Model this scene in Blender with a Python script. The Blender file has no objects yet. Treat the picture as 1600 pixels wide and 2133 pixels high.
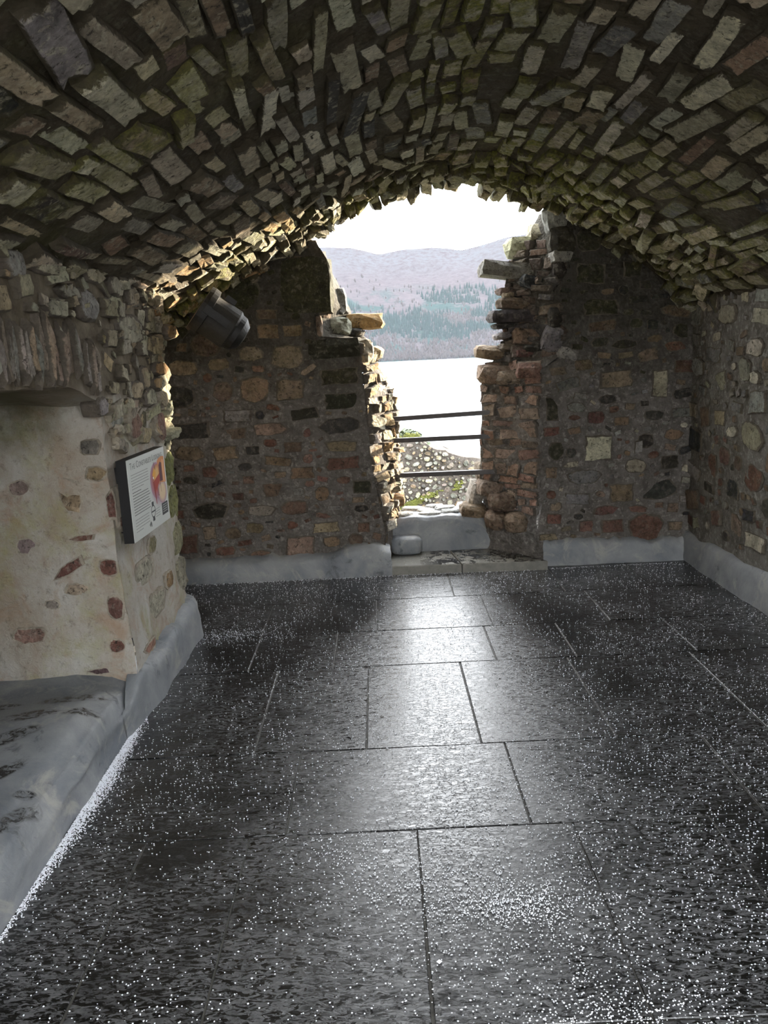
import bpy, math, random
import numpy as np
from mathutils import Vector, noise, Matrix
rnd = random.Random(11)
D = bpy.data; SC = bpy.context.scene; COL = SC.collection
R = math.radians

# ------------------------------------------------------------------ camera, sky, sun, exposure
F, PITCH, ROLL, EYE = 1650.0, R(11.35), R(2.7), 1.6      # focal length in pixels of the 1600 x 2133 frame
fwd = np.array([0, math.cos(PITCH), -math.sin(PITCH)])
_r0 = np.array([1., 0, 0]); _u0 = np.array([0, math.sin(PITCH), math.cos(PITCH)])
rgt = _r0 * math.cos(ROLL) - _u0 * math.sin(ROLL)
upv = _r0 * math.sin(ROLL) + _u0 * math.cos(ROLL)
CAM = np.array([0, 0, EYE])
cd = D.cameras.new('camera'); cam = D.objects.new('camera', cd); COL.objects.link(cam)
m = Matrix(((rgt[0], upv[0], -fwd[0], 0), (rgt[1], upv[1], -fwd[1], 0), (rgt[2], upv[2], -fwd[2], EYE), (0, 0, 0, 1)))
cam.matrix_world = m
cd.sensor_fit = 'VERTICAL'; cd.sensor_height = 24.0; cd.lens = 24.0 * F / 2133.0
cd.clip_start = 0.05; cd.clip_end = 9000
SC.camera = cam
SC.view_settings.view_transform = 'Standard'; SC.view_settings.look = 'None'
SC.view_settings.gamma = 1; SC.view_settings.use_curve_mapping = False
SC.view_settings.exposure = 0.62

SUN_AZ, SUN_EL = R(50), R(8)
sun_dir = Vector((math.sin(SUN_AZ) * math.cos(SUN_EL), math.cos(SUN_AZ) * math.cos(SUN_EL), math.sin(SUN_EL)))
w = D.worlds.new('overcast_sky'); SC.world = w; w.use_nodes = True
nt = w.node_tree; nt.nodes.clear()
o_ = nt.nodes.new('ShaderNodeOutputWorld'); bg = nt.nodes.new('ShaderNodeBackground')
bg.inputs[0].default_value = (0.93, 0.965, 1.0, 1); bg.inputs[1].default_value = 7.5
nt.links.new(bg.outputs[0], o_.inputs[0])
sl = D.lights.new('sun', 'SUN'); sl.energy = 18.0; sl.angle = R(1.2); sl.color = (1.0, 0.86, 0.66)
so = D.objects.new('sun', sl); COL.objects.link(so)
so.rotation_euler = sun_dir.to_track_quat('Z', 'Y').to_euler(); so.location = (8, 6, 6)
SC.cycles.max_bounces = 8; SC.cycles.diffuse_bounces = 5; SC.cycles.glossy_bounces = 3
SC.cycles.caustics_reflective = True
SC.cycles.sample_clamp_indirect = 6.0

# ------------------------------------------------------------------ geometry helpers
def ray(x, y): return fwd + (x - 800) / F * rgt + (1066.5 - y) / F * upv
def on_y(x, y, Y): d = ray(x, y); return CAM + d * (Y / d[1])
def on_x(x, y, X): d = ray(x, y); return CAM + d * (X / d[0])
def on_z(x, y, z=0.0): d = ray(x, y); return CAM + d * ((z - EYE) / d[2])
def project(p):
    v = np.asarray(p, float) - CAM; dz = v @ fwd
    return 800 + F * (v @ rgt) / dz, 1066.5 - F * (v @ upv) / dz, dz

def disp(p, amp=0.022, sc=2.3):
    a = noise.noise_vector(Vector(p) * sc); b = noise.noise_vector(Vector(p) * sc * 4.7 + Vector((7, 3, 1)))
    return np.array([a[0] + b[0] * .35, a[1] + b[1] * .35, a[2] + b[2] * .35]) * amp

def link(o, parent=None, **props):
    COL.objects.link(o)
    if parent is not None: o.parent = parent
    for k, v in props.items(): o[k] = v
    return o

def mesh_obj(name, verts, faces, mat, parent=None, smooth=False, colors=None, fa=None, **props):
    me = D.meshes.new(name)
    me.from_pydata([tuple(map(float, v)) for v in verts], [], [tuple(f) for f in faces])
    if mat is not None:
        for mm in (mat if isinstance(mat, (list, tuple)) else [mat]): me.materials.append(mm)
    if smooth: me.polygons.foreach_set('use_smooth', [True] * len(me.polygons))
    if colors is not None:
        at = me.color_attributes.new('Col', 'FLOAT_COLOR', 'POINT')
        at.data.foreach_set('color', np.asarray(colors, dtype=np.float32).ravel())
    if fa is not None:
        at = me.attributes.new('face', 'FLOAT', 'POINT'); at.data.foreach_set('value', np.asarray(fa, dtype=np.float32))
    me.update()
    return link(D.objects.new(name, me), parent, **props)

class MB:
    """collects simple shapes into one mesh"""
    def __init__(s): s.v = []; s.f = []
    def add(s, v, f):
        b = len(s.v); s.v += [tuple(map(float, x)) for x in v]; s.f += [tuple(i + b for i in q) for q in f]
    def box(s, c, d, M=None):
        vs = [Vector((x * d[0] / 2, y * d[1] / 2, z * d[2] / 2)) for x in (-1, 1) for y in (-1, 1) for z in (-1, 1)]
        if M is not None: vs = [M @ q for q in vs]
        vs = [q + Vector(c) for q in vs]
        s.add(vs, [(0, 1, 3, 2), (4, 6, 7, 5), (0, 4, 5, 1), (2, 3, 7, 6), (0, 2, 6, 4), (1, 5, 7, 3)])
    def lathe(s, prof, M, n=28):
        b = []
        for r_, z in prof:
            for i in range(n):
                a = 2 * math.pi * i / n; b.append(M @ Vector((r_ * math.cos(a), r_ * math.sin(a), z)))
        f = [(j * n + i, j * n + (i + 1) % n, (j + 1) * n + (i + 1) % n, (j + 1) * n + i) for j in range(len(prof) - 1) for i in range(n)]
        s.add(b, f)
    def patch(s, fn, nu, nv, d=disp):
        vs = []
        for j in range(nv + 1):
            for i in range(nu + 1):
                p = np.asarray(fn(i / nu, j / nv), float)
                vs.append(p + d(p) if d else p)
        f = [(j * (nu + 1) + i, j * (nu + 1) + i + 1, (j + 1) * (nu + 1) + i + 1, (j + 1) * (nu + 1) + i) for j in range(nv) for i in range(nu)]
        s.add(vs, f)
    def build(s, name, mat, parent=None, smooth=False, **p): return mesh_obj(name, s.v, s.f, mat, parent, smooth, **p)

# ------------------------------------------------------------------ materials
def material(name):
    mt = D.materials.new(name); mt.use_nodes = True
    t = mt.node_tree; t.nodes.clear()
    out = t.nodes.new('ShaderNodeOutputMaterial'); b = t.nodes.new('ShaderNodeBsdfPrincipled')
    t.links.new(b.outputs[0], out.inputs[0])
    return mt, t, b
class N:
    def __init__(s, t): s.t = t
    def n(s, kind, **kw):
        x = s.t.nodes.new('ShaderNode' + kind)
        for k, v in kw.items(): setattr(x, k, v)
        return x
    def set(s, sock, v):
        if hasattr(v, 'is_output') or isinstance(v, bpy.types.NodeSocket): s.t.links.new(v, sock)
        else:
            if isinstance(v, (tuple, list)) and len(v) == 3 and sock.type == 'RGBA': v = (*v, 1)
            sock.default_value = v
    def noise(s, vec, scale, detail=6, rough=.6, dist=0.0, typ=None):
        x = s.n('TexNoise')
        if typ: x.noise_type = typ
        s.set(x.inputs['Vector'], vec); x.inputs['Scale'].default_value = scale; x.inputs['Detail'].default_value = detail
        x.inputs['Roughness'].default_value = rough; x.inputs['Distortion'].default_value = dist
        return x.outputs[0]
    def voro(s, vec, scale, feature='F1', rnd_=1.0):
        x = s.n('TexVoronoi', feature=feature); s.set(x.inputs['Vector'], vec); x.inputs['Scale'].default_value = scale
        x.inputs['Randomness'].default_value = rnd_
        return x.outputs[0]
    def ramp(s, v, lo, hi, a=0.0, b=1.0):
        x = s.n('MapRange'); s.set(x.inputs[0], v); x.inputs[1].default_value = lo; x.inputs[2].default_value = hi
        x.inputs[3].default_value = a; x.inputs[4].default_value = b
        return x.outputs[0]
    def math(s, op, a, b=0.0):
        x = s.n('Math', operation=op); s.set(x.inputs[0], a); s.set(x.inputs[1], b); return x.outputs[0]
    def mix(s, f, a, b, typ='MIX'):
        x = s.n('Mix', data_type='RGBA', blend_type=typ); s.set(x.inputs[0], f); s.set(x.inputs[6], a); s.set(x.inputs[7], b)
        return x.outputs[2]
    def scale(s, vec, sc):
        x = s.n('VectorMath', operation='MULTIPLY'); s.set(x.inputs[0], vec); x.inputs[1].default_value = sc; return x.outputs[0]
    def addv(s, a, b):
        x = s.n('VectorMath', operation='ADD'); s.set(x.inputs[0], a); s.set(x.inputs[1], b); return x.outputs[0]
    def pos(s): return s.n('NewGeometry').outputs['Position']
    def bump(s, h, strength=.5, dist=.02, normal=None):
        x = s.n('Bump'); s.set(x.inputs['Height'], h); x.inputs['Strength'].default_value = strength; x.inputs['Distance'].default_value = dist
        if normal is not None: s.set(x.inputs['Normal'], normal)
        return x.outputs[0]

def stone_mat(name, attr, lichen=(.52, .49, .37), lich=.55, bump=.7, rim=(.085, .072, .05), rag=1.0):
    mt, t, b = material(name); g = N(t)
    if attr:
        a = g.n('VertexColor', layer_name='Col'); base, moss = a.outputs[0], a.outputs[1]; p = g.pos()
    else:
        oi = g.n('ObjectInfo'); base, moss = oi.outputs['Color'], oi.outputs['Alpha']
        off = g.n('CombineXYZ'); rv = g.math('MULTIPLY', oi.outputs['Random'], 37.0)
        for k in range(3): g.set(off.inputs[k], rv)
        p = g.addv(g.pos(), off.outputs[0])
    big = g.noise(p, 11, 8, .7); fine = g.noise(p, 60, 6, .7)
    col = g.mix(1.0, base, g.ramp(big, .28, .72, .42, 1.45), 'MULTIPLY')
    col = g.mix(g.ramp(g.noise(p, 23, 8, .72, .4), .52, .62, 0, lich), col, lichen)
    col = g.mix(g.ramp(g.noise(p, 38, 7, .75, .6), .545, .63, 0, .85), col, (.035, .032, .026))
    col = g.mix(1.0, col, g.ramp(fine, .3, .7, .75, 1.25), 'MULTIPLY')
    fa = g.n('Attribute', attribute_name='face').outputs['Fac']
    fm = g.ramp(g.math('ADD', fa, g.math('MULTIPLY', g.math('SUBTRACT', g.noise(p, 27, 8, .75, .5), .5), rag)), .24, .34)
    col = g.mix(fm, g.mix(1.0, rim, g.ramp(big, .3, .7, .6, 1.4), 'MULTIPLY'), col)
    mk = g.math('MULTIPLY', moss, g.ramp(g.noise(p, 14, 6, .7), .38, .6, 0, 1))
    col = g.mix(mk, col, g.mix(g.ramp(fine, .35, .65), (.08, .095, .016), (.28, .27, .05)))
    g.set(b.inputs['Base Color'], col)
    b.inputs['Roughness'].default_value = .88; b.inputs['Specular IOR Level'].default_value = .25
    h = g.math('ADD', g.noise(p, 26, 10, .72, .5), g.math('MULTIPLY', g.voro(p, 34), .55))
    g.set(b.inputs['Normal'], g.bump(h, bump, .035))
    return mt
STONE = stone_mat('vault_stone', False); STONE_A = stone_mat('vault_stone_mass', True)
WKW = dict(lichen=(.30, .265, .22), lich=.35, bump=.8, rim=(.15, .128, .105), rag=.6)
STONE_W = stone_mat('wall_stone', False, **WKW); STONE_WA = stone_mat('wall_stone_mass', True, **WKW)
LKW = dict(lichen=(.42, .38, .32), lich=.35, bump=.7, rim=(.38, .335, .27), rag=.55)
STONE_L = stone_mat('pier_stone', False, **LKW); STONE_LA = stone_mat('pier_stone_mass', True, **LKW)
BKW = dict(lichen=(.40, .37, .30), lich=.3, bump=.9, rim=(.2, .17, .13), rag=0.0)
STONE_B = stone_mat('bedded_stone', False, **BKW)

def mortar_mat(name, c1, c2, c3, sc=7, bump=.8, moss=0.0, stain_shade=False):
    mt, t, b = material(name); g = N(t); p = g.pos()
    n1 = g.noise(p, sc, 9, .7, .3); n2 = g.noise(p, sc * 3.7, 8, .72)
    col = g.mix(g.ramp(n1, .36, .62), c1, c2)
    col = g.mix(g.ramp(n2, .52, .64, 0, .75), col, c3)
    col = g.mix(g.ramp(g.noise(p, sc * 5.5, 7, .75, .6), .58, .67, 0, .7), col, tuple(x * .25 for x in c1))
    if moss: col = g.mix(g.ramp(g.noise(p, 2.2, 7, .7), .5, .66, 0, moss), col, (.085, .09, .02))
    if stain_shade:       # sooty damp band, plus the dimness under the vault painted in
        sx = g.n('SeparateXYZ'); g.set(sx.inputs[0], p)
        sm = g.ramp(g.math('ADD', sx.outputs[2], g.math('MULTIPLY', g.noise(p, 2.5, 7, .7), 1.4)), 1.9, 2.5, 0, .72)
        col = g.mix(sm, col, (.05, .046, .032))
    g.set(b.inputs['Base Color'], col); b.inputs['Roughness'].default_value = .92; b.inputs['Specular IOR Level'].default_value = .2
    h = g.math('ADD', g.noise(p, 17, 11, .72, .4), g.math('MULTIPLY', g.voro(p, 45), .4))
    g.set(b.inputs['Normal'], g.bump(h, bump, .04))
    return mt
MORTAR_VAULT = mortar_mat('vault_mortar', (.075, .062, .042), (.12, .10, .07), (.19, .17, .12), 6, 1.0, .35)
MORTAR_WALL = mortar_mat('wall_mortar', (.142, .126, .112), (.262, .243, .223), (.46, .43, .385), 8, 1.0, stain_shade=True)
MORTAR_RIGHT = mortar_mat('right_wall_mortar', (.14, .125, .105), (.28, .265, .235), (.47, .46, .41), 7, 1.0, .12)
MORTAR_CORE = mortar_mat('wall_core', (.16, .11, .075), (.26, .19, .13), (.40, .32, .22), 10, 1.0)

def plaster_mat():
    mt, t, b = material('old_lime_plaster'); g = N(t); p = g.pos()
    col = g.mix(g.ramp(g.noise(p, 2.6, 8, .65, .4), .38, .62), (.36, .30, .235), (.50, .49, .45))
    col = g.mix(g.ramp(g.noise(p, 4.5, 8, .7, .8), .52, .66, 0, .7), col, (.36, .24, .16))
    col = g.mix(g.ramp(g.noise(g.addv(p, (5, 2, 9)), 3.4, 8, .7), .52, .66, 0, .55), col, (.34, .33, .14))
    col = g.mix(g.ramp(g.noise(g.addv(p, (1, 7, 3)), 9, 8, .75, .5), .60, .70, 0, .7), col, (.16, .10, .085))
    col = g.mix(g.ramp(g.noise(p, 30, 8, .75), .56, .66, 0, .5), col, (.13, .11, .08))
    sx0 = g.n('SeparateXYZ'); g.set(sx0.inputs[0], p)     # bare mortar above the plaster
    col = g.mix(g.ramp(g.math('ADD', sx0.outputs[2], g.math('MULTIPLY', g.noise(p, 6, 7, .7), .3)), 1.56, 1.66), col, g.mix(g.ramp(g.noise(p, 12, 8, .7), .35, .65), (.12, .098, .07), (.24, .205, .15)))
    sx = g.n('SeparateXYZ'); g.set(sx.inputs[0], p)      # green algae, with the arch's shadow painted in near the top
    algae_shade = g.ramp(g.math('ADD', sx.outputs[2], g.math('MULTIPLY', g.noise(p, 3.5, 8, .7), .9)), 1.68, 2.0, 0, .75)
    col = g.mix(g.math('MULTIPLY', algae_shade, g.ramp(sx.outputs[0], -1.28, -1.45)), col, (.075, .075, .035))
    g.set(b.inputs['Base Color'], col); b.inputs['Roughness'].default_value = .92; b.inputs['Specular IOR Level'].default_value = .2
    g.set(b.inputs['Normal'], g.bump(g.noise(p, 22, 10, .7, .3), .55, .03))
    return mt
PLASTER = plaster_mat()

def cement_mat(prints=False):
    mt, t, b = material('grey_cement_prints' if prints else 'grey_cement'); g = N(t); p = g.pos()
    col = g.mix(g.ramp(g.noise(p, 3.0, 8, .62, .5), .35, .65), (.17, .185, .21), (.33, .34, .345))
    col = g.mix(g.ramp(g.noise(p, 5.5, 8, .7, .9), .54, .66, 0, .7), col, (.42, .41, .37))
    col = g.mix(g.ramp(g.noise(g.addv(p, (3, 1, 2)), 6, 8, .7, .5), .60, .69, 0, .8), col, (.07, .075, .085))
    rough = .6
    if prints:      # wet shoe prints trodden on the ledge
        sx = g.n('SeparateXYZ'); g.set(sx.inputs[0], p)
        acc = None
        for (cx, cy, a, lx, ly) in [(-1.37, 3.19, .25, .16, .05), (-1.27, 3.02, .2, .09, .045), (-1.47, 3.0, .15, .13, .05), (-1.47, 2.83, .5, .12, .055), (-1.27, 2.47, .4, .04, .03), (-1.24, 2.36, 1.2, .09, .035), (-1.30, 2.27, .1, .08, .03), (-1.30, 2.12, .6, .10, .05), (-1.65, 3.12, .1, .12, .04), (-1.40, 2.58, .9, .11, .04)]:
            dx = g.math('SUBTRACT', sx.outputs[0], cx); dy = g.math('SUBTRACT', sx.outputs[1], cy)
            u = g.math('ADD', g.math('MULTIPLY', dx, math.cos(a) / lx), g.math('MULTIPLY', dy, math.sin(a) / lx))
            v = g.math('ADD', g.math('MULTIPLY', dx, -math.sin(a) / ly), g.math('MULTIPLY', dy, math.cos(a) / ly))
            r2 = g.math('ADD', g.math('MULTIPLY', u, u), g.math('MULTIPLY', v, v))
            q = g.ramp(r2, 1.05, .55)
            acc = q if acc is None else g.math('MAXIMUM', acc, q)
        acc = g.math('MULTIPLY', acc, g.ramp(g.noise(p, 24, 7, .75, .8), .42, .54))
        col = g.mix(acc, col, (.035, .036, .037)); g.set(b.inputs['Roughness'], g.ramp(acc, 0, 1, .6, .22))
    else: b.inputs['Roughness'].default_value = rough
    g.set(b.inputs['Base Color'], col)
    g.set(b.inputs['Normal'], g.bump(g.noise(p, 9, 9, .65, .3), .4, .03))
    return mt
CEMENT = cement_mat(); CEMENT_P = cement_mat(True)

def slab_mat():
    mt, t, b = material('wet_black_slate'); g = N(t)
    oi = g.n('ObjectInfo'); off = g.n('CombineXYZ'); rv = g.math('MULTIPLY', oi.outputs['Random'], 53.0)
    for k in range(2): g.set(off.inputs[k], rv)
    p0 = g.pos(); p = g.addv(p0, off.outputs[0]); ps = g.scale(p, (.8, 2.0, 1.0))
    flake = g.noise(ps, 13, 9, .68, .9); big = g.noise(p0, 2.1, 5, .6, .3); fine = g.noise(ps, 45, 7, .7, .5)
    wet = g.ramp(g.math('ADD', g.math('MULTIPLY', flake, .6), g.math('MULTIPLY', big, .45)), .47, .58)
    col = g.mix(wet, (.006, .006, .0062), (.07, .071, .075))
    b.inputs['Specular IOR Level'].default_value = .8
    fl2 = g.noise(g.addv(ps, (4, 1, 0)), 38, 9, .7, 1.0); plate = g.ramp(fl2, .47, .53)
    patch = g.ramp(g.math('ADD', g.noise(p0, 1.7, 6, .65, .4), g.math('MULTIPLY', flake, .35)), .56, .74)
    col = g.mix(g.math('MULTIPLY', plate, patch), (.006, .006, .0062), g.mix(g.ramp(fine, .35, .65), (.075, .076, .079), (.15, .15, .152)))  # grey flakes put the wet slate's broken reflections into the base colour
    g.set(b.inputs['Base Color'], col)
    h = g.math('ADD', g.math('MULTIPLY', plate, .55), g.math('ADD', g.math('MULTIPLY', g.ramp(flake, .42, .6), .5), g.math('MULTIPLY', fine, .35)))
    g.set(b.inputs['Roughness'], g.math('ADD', g.ramp(g.noise(ps, 9, 8, .7, .5), .35, .65, .02, .10), g.math('MULTIPLY', g.math('SUBTRACT', 1.0, plate), .16)))
    g.set(b.inputs['Normal'], g.bump(h, .24, .0030))
    return mt
SLAB = slab_mat()

def plain(name, c, rough=.7, metal=0.0, spec=.5, nz=None, bump=0.0):
    mt, t, b = material(name); g = N(t)
    if nz:
        p = g.pos(); g.set(b.inputs['Base Color'], g.mix(g.ramp(g.noise(p, nz, 7, .65), .35, .65), c, tuple(x * .55 for x in c)))
        if bump: g.set(b.inputs['Normal'], g.bump(g.noise(p, nz * 3, 8, .7), bump, .01))
    else: b.inputs['Base Color'].default_value = (*c, 1)
    b.inputs['Roughness'].default_value = rough; b.inputs['Metallic'].default_value = metal; b.inputs['Specular IOR Level'].default_value = spec
    return mt
JOINT = plain('joint_mortar', (.085, .08, .068), .5, nz=30, bump=.5)
HAIL = plain('hail_ice', (.88, .90, .96), .35)
IRON = plain('brown_painted_steel', (.055, .045, .042), .42, nz=25)
LAMPM = plain('black_lamp_enamel', (.012, .011, .010), .45, nz=60, bump=.3)
LAMPBODY = plain('dusty_lamp_body', (.03, .027, .022), .5, nz=70, bump=.4)
GLASS = plain('lamp_glass', (.02, .02, .02), .1)
BLACK = plain('black_board_edge', (.012, .012, .013), .45)
WHITE = plain('board_face', (.62, .64, .61), .5)
INK = plain('grey_ink', (.16, .165, .16), .6)
INKP = plain('pale_ink', (.36, .37, .355), .6)
INKD = plain('dark_ink', (.035, .04, .042), .6)
def attr_mat(name, rough=.6):
    mt, t, b = material(name); a = N(t).n('VertexColor', layer_name='Col'); t.links.new(a.outputs[0], b.inputs['Base Color']); b.inputs['Roughness'].default_value = rough
    return mt
PRINT = attr_mat('colour_print')

# ------------------------------------------------------------------ stones
PALE = [(.43, .395, .29), (.48, .45, .35), (.37, .34, .25), (.41, .355, .24), (.34, .315, .25), (.46, .42, .29), (.30, .26, .18), (.55, .52, .41)]
RED = [(.20, .105, .080), (.175, .088, .068), (.23, .135, .105), (.16, .088, .072), (.25, .155, .12)]
BROWN = [(.21, .15, .105), (.25, .18, .12), (.18, .13, .10), (.27, .21, .15)]
DARK = [(.045, .046, .05), (.06, .058, .055), (.075, .07, .066), (.05, .045, .038)]
GREY = [(.24, .235, .22), (.30, .295, .27), (.20, .195, .19), (.34, .33, .30)]
OCHRE = [(.42, .29, .15), (.36, .23, .11), (.46, .36, .22), (.40, .33, .22)]
def tint(c, k=.16):
    s = 1 + rnd.uniform(-k, k); return tuple(max(.01, x * s * (1 + rnd.uniform(-.05, .05))) for x in c)

STONES = {}          # wall -> list of (verts, faces, colour rgba, centre, size)
NRING = 13
_faces = []
for k in range(2):
    for i in range(NRING):
        j = (i + 1) % NRING; _faces.append((k * NRING + i, k * NRING + j, (k + 1) * NRING + j, (k + 1) * NRING + i))
for i in range(NRING): _faces.append((2 * NRING + i, 2 * NRING + (i + 1) % NRING, 3 * NRING))
def outline(a, b, k=3.0, jit=.1, rot=0.0):
    pts = []
    ph = rnd.uniform(0, .6)
    for i in range(NRING):
        t = 2 * math.pi * (i + ph + rnd.uniform(-.28, .28)) / NRING
        c, s = math.cos(t), math.sin(t)
        r = (abs(c / a) ** k + abs(s / b) ** k) ** (-1 / k) * (1 + rnd.uniform(-jit, jit * .7))
        x, y = r * c, r * s
        pts.append((x * math.cos(rot) - y * math.sin(rot), x * math.sin(rot) + y * math.cos(rot)))
    return pts
def block(a, b, jit=.1, rot=0.0):
    """ragged rectangle: corners knocked in, sides uneven"""
    j = lambda: rnd.uniform(-jit * .45, jit * .5)
    ns = [3, 3, 4, 3] if a >= b else [3, 4, 3, 3]
    cs = [(1, -1), (1, 1), (-1, 1), (-1, -1)]
    cs = [(x * (1 - rnd.uniform(.0, jit)), y * (1 - rnd.uniform(.0, jit))) for x, y in cs]; pts = []
    for k in range(4):
        (x0, y0), (x1, y1) = cs[k], cs[(k + 1) % 4]
        for i in range(ns[k]):
            t = (i + (rnd.uniform(-.2, .2) if i else 0)) / ns[k]; e = 1 + (j() if i else 0)
            pts.append(((x0 + (x1 - x0) * t) * (e if k % 2 == 0 else 1), (y0 + (y1 - y0) * t) * (e if k % 2 else 1)))
    return [((x * a) * math.cos(rot) - (y * b) * math.sin(rot), (x * a) * math.sin(rot) + (y * b) * math.cos(rot)) for x, y in pts]
def stone(wall, P, T, B, Nn, out, h, d, col, moss=0.0, tilt=.0, crown=.15, inset=.78):
    P, T, B, Nn = (np.asarray(q, float) for q in (P, T, B, Nn))
    tx, ty = rnd.uniform(-tilt, tilt), rnd.uniform(-tilt, tilt)
    size = max(max(abs(x) for x, y in out), max(abs(y) for x, y in out))
    v = []
    for (x, y) in out: v.append(P + T * x * .94 + B * y * .94 - Nn * d)
    for (x, y) in out: v.append(P + T * x + B * y + Nn * (h * rnd.uniform(.25, .6) + tx * x + ty * y))
    for (x, y) in out:
        s = inset * rnd.uniform(.9, 1.08)
        v.append(P + T * x * s + B * y * s + Nn * (h * rnd.uniform(.82, 1.1) + (tx * x + ty * y) * s))
    v.append(P + Nn * h * (1 + rnd.uniform(-.1, crown)))
    STONES.setdefault(wall, []).append((np.array(v), _faces, (*col, moss), P, size))

def cube_rock(sx, sy, sz, k=4.0, jit=.1, n=3):
    """lumpy block: a cube of n x n quads a side pushed to a superellipsoid and roughened"""
    vs, idx, fs = [], {}, []
    def vid(p):
        key = tuple(round(c * n) for c in p)
        if key not in idx:
            d = Vector(p); r = (abs(d.x) ** k + abs(d.y) ** k + abs(d.z) ** k) ** (-1 / k)
            d = d * r * (1 + rnd.uniform(-jit, jit * .6)); idx[key] = len(vs); vs.append((d.x * sx / 2, d.y * sy / 2, d.z * sz / 2))
        return idx[key]
    st = [-1 + 2 * i / n for i in range(n + 1)]
    for ax in range(3):
        for sg in (-1, 1):
            for i in range(n):
                for j in range(n):
                    q = []
                    for a, b in ((i, j), (i + 1, j), (i + 1, j + 1), (i, j + 1)):
                        p = [0, 0, 0]; p[ax] = sg; p[(ax + 1) % 3] = st[a]; p[(ax + 2) % 3] = st[b]; q.append(vid(p))
                    fs.append(tuple(q) if sg > 0 else tuple(reversed(q)))
    return vs, fs
def rock(wall, px, py, pw, ph, Y, depth, col, rot=0.0, moss=0.0, k=4.0, yaw=0.0, jit=.12):
    """free stone whose front shows at photo rectangle (px,py,pw,ph) and whose front face lies at distance Y"""
    c = on_y(px, py, Y); s = Y / F * 1.0
    sx, sz = pw * s, ph * s
    vs, fs = cube_rock(sx, depth, sz, k, jit)
    M = Matrix.Rotation(yaw, 3, 'Z') @ Matrix.Rotation(-rot - ROLL * .0, 3, 'Y')
    c = Vector((c[0], Y + depth / 2, c[2]))
    v = np.array([tuple(M @ Vector(q) + c) for q in vs])
    STONES.setdefault(wall, []).append((v, fs, (*col, moss), np.array(c), max(sx, sz) / 2))

class Fill:
    """dart-throws stones into a (u, v) region; raster mask keeps them apart"""
    def __init__(s, u0, u1, v0, v1, inside, res=.008):
        s.u0, s.v0, s.res = u0, v0, res
        s.nu, s.nv = int((u1 - u0) / res) + 1, int((v1 - v0) / res) + 1
        U, V = np.meshgrid(u0 + (np.arange(s.nu) + .5) * res, v0 + (np.arange(s.nv) + .5) * res, indexing='ij')
        s.free = inside(U, V)
        s.u1, s.v1 = u1, v1
    def test(s, cu, cv, a, b, rot, gap, k=3.0, force=False):
        rr = max(a, b) + gap
        i0, i1 = max(0, int((cu - rr - s.u0) / s.res)), min(s.nu, int((cu + rr - s.u0) / s.res) + 2)
        j0, j1 = max(0, int((cv - rr - s.v0) / s.res)), min(s.nv, int((cv + rr - s.v0) / s.res) + 2)
        if i1 <= i0 or j1 <= j0: return False
        U = (s.u0 + (np.arange(i0, i1) + .5) * s.res - cu)[:, None]; V = (s.v0 + (np.arange(j0, j1) + .5) * s.res - cv)[None, :]
        x = np.abs(U * math.cos(rot) + V * math.sin(rot)); y = np.abs(-U * math.sin(rot) + V * math.cos(rot))
        m1 = (x / (a + gap)) ** k + (y / (b + gap)) ** k < 1
        sub = s.free[i0:i1, j0:j1]
        if not force and not sub[m1].all(): return False
        sub[m1] = False
        return True
    def fill(s, place, levels, gap=.008):
        for (amin, amax, bmin, bmax, n, rj) in levels:
            for _ in range(n):
                a, b = rnd.uniform(amin, amax), rnd.uniform(bmin, bmax); rot = rnd.gauss(0, rj)
                cu, cv = rnd.uniform(s.u0, s.u1), rnd.uniform(s.v0, s.v1)
                i, j = int((cu - s.u0) / s.res), int((cv - s.v0) / s.res)
                if not s.free[min(i, s.nu - 1), min(j, s.nv - 1)]: continue
                if s.test(cu, cv, a, b, rot, gap): place(cu, cv, a, b, rot)

# ------------------------------------------------------------------ profiles of the ruin
_vp = np.array([(-2.6, 1.0), (-1.75, 1.60), (-1.45, 1.83), (-.96, 2.10), (-.41, 2.41), (-.03, 2.59), (.27, 2.68), (.59, 2.715), (.95, 2.65), (1.24, 2.51), (1.74, 2.20), (2.22, 1.83), (2.8, 1.35)])
_vx = np.linspace(-2.6, 2.8, 400); _vz = np.interp(_vx, _vp[:, 0], _vp[:, 1])
for _ in range(60): _vz[1:-1] = (_vz[:-2] + _vz[1:-1] * 2 + _vz[2:]) / 4
def vault_z(x): return np.interp(x, _vx, _vz)
YB = 5.70                                # inner face of the end wall
VEND = 5.74                              # broken end of the vault
def edge(pts, Y):
    q = sorted([(on_y(x, y, Y)[2], on_y(x, y, Y)[0]) for x, y in pts]); z = np.array([a for a, b in q]); x = np.array([b for a, b in q])
    return lambda zz: np.interp(zz, z, x)
LF = edge([(650, 490), (685, 545), (688, 640), (657, 655), (656, 700), (742, 707), (752, 760), (762, 850), (770, 950), (790, 1040), (803, 1100), (806, 1210)], YB)
LR = edge([(665, 520), (700, 600), (720, 640), (735, 690), (768, 712), (782, 760), (806, 815), (816, 900), (822, 1000), (822, 1060), (818, 1100), (826, 1190)], 6.05)
RF = edge([(1160, 425), (1190, 470), (1186, 560), (1150, 610), (1185, 650), (1190, 700), (1165, 745), (1130, 765), (1128, 900), (1128, 1050), (1120, 1090), (1115, 1210)], YB)
RR = edge([(1135, 425), (1095, 500), (1058, 560), (1046, 620), (1044, 680), (1052, 700), (1034, 745), (1008, 770), (1005, 850), (1003, 1000), (1005, 1060), (1012, 1190)], 6.0)

# ------------------------------------------------------------------ walls and vault (setting)
def wall(name, mb, mat, label, cat='wall'):
    o = mb.build(name, mat, None, True); o['kind'] = 'structure'; o['label'] = label; o['category'] = cat
    return o
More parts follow.
